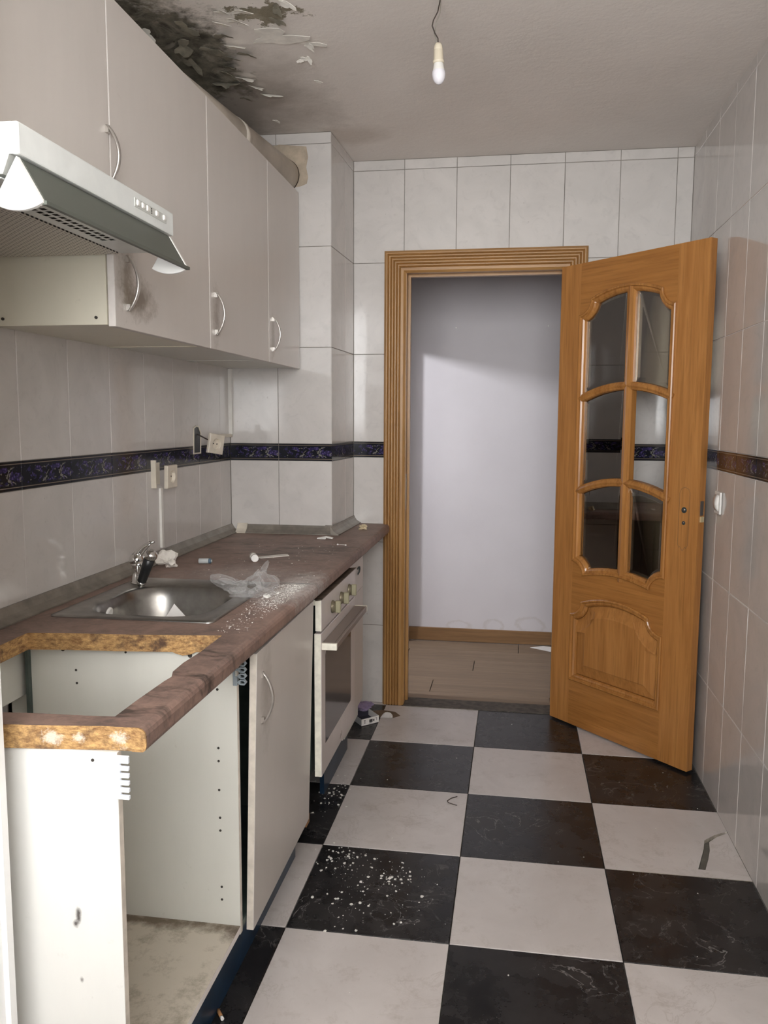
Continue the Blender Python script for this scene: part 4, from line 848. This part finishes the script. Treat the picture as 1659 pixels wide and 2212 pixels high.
for (cx, cy, sx, sy, dr, ro, k) in [(-.835, 2.475, .030, .022, .022, -.6, 0), (-.80, 2.425, .034, .020, .020, -.9, 0), (-.665, 2.40, .020, .018, .018, .5, 0), (-.752, 2.60, .085, .050, .010, -.3, 0), (-.66, 2.655, .045, .018, .010, .1, 0), (-.695, 2.765, .016, .014, .014, .9, 0), (-.717, 2.77, .010, .009, .010, 2.4, 0),
    (-.665, 2.675, .015, .014, .016, .4, 0), (-.703, 2.953, .014, .008, .006, .2, 0), (-.905, 2.56, .030, .020, .018, -.7, 1), (-.90, 2.63, .028, .030, .022, -1.2, 0), (-.875, 2.70, .026, .020, .018, -.5, 1), (-.93, 2.72, .030, .022, .020, -.8, 1), (-.96, 2.78, .035, .020, .022, -1.0, 1),
    (-.985, 2.83, .028, .022, .026, -.4, 1), (-1.02, 2.90, .022, .035, .034, -1.3, 1), (-.94, 2.88, .020, .028, .020, -1.1, 0), (-.925, 2.955, .022, .020, .024, -.9, 0), (-.90, 3.03, .016, .030, .020, -1.2, 0), (-1.0, 3.06, .020, .010, .012, -.2, 1), (-.955, 3.30, .014, .008, .010, .3, 0), (-1.135, 2.52, .022, .018, .020, 1.9, 0),
    (-1.0, 2.50, .030, .022, .016, .8, 1), (-1.06, 2.62, .034, .026, .018, 2.2, 1), (-.98, 2.66, .030, .024, .016, .4, 1), (-1.08, 2.74, .030, .022, .02, 1.1, 1), (-.86, 2.42, .024, .018, .016, -.6, 0), (-.885, 2.49, .022, .018, .016, -.9, 0), (-.72, 2.50, .020, .014, .012, .6, 1), (-.70, 2.43, .018, .014, .012, 1.3, 1)]:
    flake(cx, cy, sx, sy, dr, ro, 'paint_flake_dark' if k else 'paint_flake_white')

# ------------------------------------------------------------------ litter on the worktop
ZW = ZT1+.0006
def crumple(name, c, r, mat, label, cat, squash=.6, seed=1, amp=.45):
    rnd = random.Random(seed); bm = bmesh.new(); bmesh.ops.create_icosphere(bm, subdivisions=4, radius=1)
    fine = [(Vector((rnd.gauss(0, 1), rnd.gauss(0, 1), rnd.gauss(0, 1))).normalized()*rnd.uniform(5, 11), rnd.random()*6.28) for _ in range(9)]
    ax = [(Vector((rnd.gauss(0, 1), rnd.gauss(0, 1), rnd.gauss(0, 1))).normalized(), rnd.uniform(.3, 1)) for _ in range(26)]
    for v_ in bm.verts:
        d = v_.co.normalized(); s_ = 1.0
        for a, k in ax:
            q = d.dot(a); s_ -= amp*k*max(0, q-.72)*1.7; s_ += amp*.5*k*max(0, -q-.80)*2.2
        s_ += amp*.055*sum(abs(math.sin(d.dot(k)+p_))-.63 for k, p_ in fine)
        v_.co = d*s_
    for v_ in bm.verts: v_.co = Vector((v_.co.x*r[0], v_.co.y*r[1], v_.co.z*r[2]))
    zm = min(v_.co.z for v_ in bm.verts)
    for v_ in bm.verts: v_.co.z = max(v_.co.z, zm*squash)-zm*squash
    me = bpy.data.meshes.new(name); bm.to_mesh(me); bm.free(); me.materials.append(MATS[mat]); o = bpy.data.objects.new(name, me); link(o); o.location = c
    return tag(o, label, cat)
o = crumple('crumpled_tissue', (-1.135, 2.575, ZW), (.040, .034, .034), 'tissue', 'crumpled white tissue beside the tap', 'tissue', .5, 3, .9)
vr = root('small_vial', (-1.04, 2.665, ZW), 'small pale vial with dark blue cap lying on the worktop', 'vial')
va = Vector((.98, .18, 0)).normalized(); v0 = Vector((-1.062, 2.660, ZW+.0095))
MB().rev(v0, va, [(0, .006), (.002, .009), (.034, .009), (.035, .0075)], 14).build('tube', 'vial_grey', vr); MB().rev(v0+va*.035, va, [(0, .0088), (.007, .0088), (.008, .007)], 14).build('cap', 'vial_blue', vr)
MB().cyl(v0+va*.043, v0+va*.0465, .005, 12).build('tip', 'vial_grey', vr)
pb = root('pill_bottle', (-.885, 2.725, ZW), 'small white bottle lying with its cap towards the room', 'bottle')
pv = Vector((.42, -.90, 0)).normalized(); p0 = Vector((-.906, 2.775, ZW+.0135)); MB().rev(p0, pv, [(0, .010), (.002, .0128), (.040, .0128), (.042, .011), (.046, .011)], 18).build('bottle', 'tissue', pb)
MB().rev(p0+pv*.046, pv, [(0, .013), (.014, .013), (.0155, .0115), (.0145, .010)], 18).build('cap', 'paper_white', pb)
def sheet(name, pts, z, th, mat, label, cat, lift=None):
    m = MB(); n = len(pts); c = (sum(x for x, y in pts)/n, sum(y for x, y in pts)/n, z)
    lf = lift or [0]*n; v_ = [(x, y, z+l_) for (x, y), l_ in zip(pts, lf)]+[(x, y, z+l_+th) for (x, y), l_ in zip(pts, lf)]
    m.add(v_, [tuple(reversed(range(n))), tuple(range(n, 2*n))]+[(i, (i+1) % n, n+(i+1) % n, n+i) for i in range(n)])
    return tag(m.build(name, mat, None, org=c), label, cat)
sheet('paper_strip', [(-.915, 2.815), (-.885, 2.80), (-.800, 2.870), (-.815, 2.905), (-.835, 2.895)], ZW, .0015, 'tissue', 'torn paper strip behind the small white bottle', 'paper')
sheet('plastic_strip', [(-.800, 3.300), (-.765, 3.300), (-.762, 3.305), (-.735, 3.302), (-.735, 3.318), (-.765, 3.322), (-.800, 3.316)], ZW, .004, 'debris_white', 'thin pale plastic strip in front of the tiled column', 'strip', [.001, .0, .005, .002, .003, .006, .001])
crumple('crumpled_wrapper', (-.665, 3.64, ZW), (.026, .022, .016), 'paper_tan', 'crumpled tan paper scrap at the far end of the worktop', 'paper', .6, 9, .9)
cs = root('cotton_swab', (-.662, 3.150, ZW), 'short cotton swab lying on the far worktop', 'cotton swab'); MB().cyl((-.680, 3.154, ZW+.003), (-.648, 3.144, ZW+.003), .0010, 6).build('stick', 'paper_white', cs)
for q in ((-.681, 3.1545), (-.647, 3.1435)): MB().rev((q[0]-.004, q[1]+.0013, ZW+.0030), (1, -.31, 0), [(0, .001), (.002, .0028), (.006, .0028), (.008, .001)], 10).build('tip', 'paper_white', cs)
# clear plastic bag bundled over the sink edge
bg_ = crumple('plastic_bag', (-.718, 2.262, ZT1+.0058), (.052, .050, .052), 'bag_film', 'crumpled clear plastic bag at the corner of the sink', 'plastic bag', .55, 12, 1.1)
for k, (dx, dy, dz, r_) in enumerate(((-.058, -.03, -.0002, (.050, .038, .030)), (.02, -.07, -.0052, (.040, .045, .020)), (-.03, -.10, -.001, (.042, .03, .016)))):
    o = crumple('bag_fold', (dx, dy, dz), r_, 'bag_film', None, None, .6, 20+k, 1.2); o.parent = bg_
tag(MB().prism([(-1.005, 2.150, .752), (-.815, 2.130, .752), (-.948, 2.185, .853)], (0, .0008, .0004)).build('paper_corner', 'paper_white', None, org=(-.91, 2.14, .752)), 'white paper triangle standing inside the sink bowl', 'paper')
for k, (x, y, s_) in enumerate(((-.672, 2.185, .012), (-.658, 2.235, .007))):
    crumple('plaster_chip', (x, y, ZW), (s_, s_*.8, s_*.5), 'debris_white', ('large', 'small')[k]+' white plaster chip in the dust beside the sink', 'plaster chip', .6, 40+k, .8)
# fine debris, nobody could count it
def scatter(name, label, n, fx, size, mat, z):
    m = MB()
    for _ in range(n):
        x, y = fx(); s_ = random.choice(size)*random.uniform(.5, 1.2); a = random.random()*6; k = random.choice((4, 5)); p_ = []
        for q in range(k): an = a+2*PI*q/k; rr = s_*random.uniform(.6, 1.2); p_.append((x+rr*math.cos(an), y+rr*math.sin(an), z))
        m.prism(p_, (0, 0, random.uniform(.2, .5)*s_+.0002))
    o = m.build(name, mat); tag(o, label, 'debris', kind='stuff'); return o
g_ = random.gauss
scatter('plaster_dust', 'white plaster crumbs strewn over the worktop', 1500, lambda: (random.triangular(-.708, -.600, -.630), random.triangular(1.98, 2.382, 2.36)) if random.random() < .75 else (random.uniform(-1.05, -.61), random.uniform(2.41, 3.2)) if random.random() < .4 else (random.uniform(-.69, -.61), random.uniform(1.8, 2.2)), (.0005, .0006, .0008, .0012, .0022), 'debris_white', ZW)
scatter('floor_crumbs', 'white plaster crumbs scattered over a black floor tile and the skirting strip', 420, lambda: random.choice(((g_(-.50, .035), g_(2.43, .05)), (g_(-.48, .07), g_(2.34, .07)), (g_(-.33, .05), g_(2.33, .05)), (g_(-.40, .09), g_(2.20, .08)), (g_(-.63, .04), g_(2.85, .09)))), (.0008, .0012, .002, .0045), 'debris_white', .0006)
scatter('stray_crumbs', 'few pale crumbs spread across the chequered floor', 60, lambda: (random.uniform(-.6, .7), random.uniform(1.5, 3.7)), (.001, .0015, .0025), 'debris_white', .0006)

# ------------------------------------------------------------------ litter on the floor
cb = root('cardboard_box', (-.64, 3.58, .0006), 'small open white carton on the floor beside the oven', 'box')
bu = Vector((.070, .068, 0)).normalized(); bv_ = Vector((-.60, .80, 0)).normalized(); b0 = Vector((-.653, 3.526, .0008)); bl, bw, bh = .095, .105, .032; th = .0015
P_ = lambda a, b, z: b0+bu*a+bv_*b+Vector((0, 0, z))
def bpanel(nm, a0, a1, b0_, b1_, z0, z1, mat): return MB().hexa([P_(a0, b0_, z0), P_(a1, b0_, z0), P_(a1, b1_, z0), P_(a0, b1_, z0), P_(a0, b0_, z1), P_(a1, b0_, z1), P_(a1, b1_, z1), P_(a0, b1_, z1)]).build(nm, mat, cb)
bpanel('bottom', 0, bl, 0, bw, 0, th, 'box_inside'); fp = bpanel('front', 0, bl, 0, th, th, bh, 'paper_white'); bpanel('back', 0, bl, bw-th, bw, th, bh, 'box_inside'); bpanel('side', 0, th, th, bw-th, th, bh, 'vial_grey'); bpanel('side', bl-th, bl, th, bw-th, th, bh, 'paper_white'); bpanel('liner', th, bl-th, th, th+.0008, th, bh-.001, 'box_inside')
for (a0, a1, z0, z1) in ((.015, .021, .020, .025), (.016, .020, .010, .016), (.042, .060, .010, .024), (.063, .070, .012, .022), (.072, .084, .024, .0255), (.082, .0845, .012, .025), (.042, .055, .006, .0075)):
    MB().hexa([P_(a0, -.0003, z0), P_(a1, -.0003, z0), P_(a1, .0002, z0), P_(a0, .0002, z0), P_(a0, -.0003, z1), P_(a1, -.0003, z1), P_(a1, .0002, z1), P_(a0, .0002, z1)]).build('print_mark', 'ink_black', fp)
crumple('purple_cloth', (-.668, 3.655, .030), (.055, .038, .022), 'purple_cloth', 'crumpled purple cloth in the small carton', 'cloth', .7, 15, .8)
sheet('brown_paper', [(-.68, 3.70), (-.60, 3.66), (-.53, 3.655), (-.50, 3.69), (-.53, 3.735), (-.60, 3.75)], .0007, .0012, 'brown_paper', 'dark brown paper scrap on the floor by the doorway', 'paper')
m = MB(); rg = []
for k in range(9): a = PI*k/8; rg.append([(-.560+.030*math.cos(PI-a), 3.645+.004*math.sin(a), .002+.0), (-.556+.026*math.cos(PI-a), 3.660+.006*math.sin(a), .002+.022*math.sin(a))])
m.loft([r_ for r_ in rg], False); m.prism([(q[1][0], q[1][1], q[1][2]) for q in rg], (0, .002, 0)); m.loft([[rg[k][0], rg[k][1], Vector(rg[k][1])+Vector((0, .002, 0)), Vector(rg[k][0])+Vector((0, .002, 0))] for k in range(9)], True, (True, True), False)
tag(m.build('broken_shard', 'paper_white', None, org=(-.558, 3.65, .0)), 'curved white shard on the floor beside the small carton', 'shard')
m = MB(); m.tube([(-.176, 2.832, .0020), (-.190, 2.838, .0018), (-.208, 2.848, .0018), (-.213, 2.862, .0018), (-.200, 2.885, .0018), (-.180, 2.902, .0018)], .0016, 6); tag(m.build('bent_wire', 'wire_dark', None, org=(-.195, 2.865, 0)), 'thin bent wire on a white floor tile', 'wire')
ws = root('cigarette_butt', (-.648, 1.695, .001), 'brown-tipped cigarette end on the black floor tile', 'cigarette end')
MB().cyl((-.6555, 1.704, .0048), (-.640, 1.684, .0048), .0042, 10).build('filter', 'wood_scrap', ws); MB().cyl((-.640, 1.684, .0048), (-.635, 1.6775, .0048), .0041, 10).build('paper_end', 'paper_white', ws)
sheet('white_paper', [(.12, 4.97), (.30, 4.86), (.34, 4.96), (.20, 5.02)], .0006, .001, 'paper_white', 'white sheet of paper on the hall floor behind the door', 'paper')
sheet('wood_splinter', [(-.6555, 1.840), (-.640, 1.834), (-.634, 1.846), (-.648, 1.856)], .1455, .004, 'wood_scrap', 'light wood splinter on the plinth below the sink unit', 'splinter')
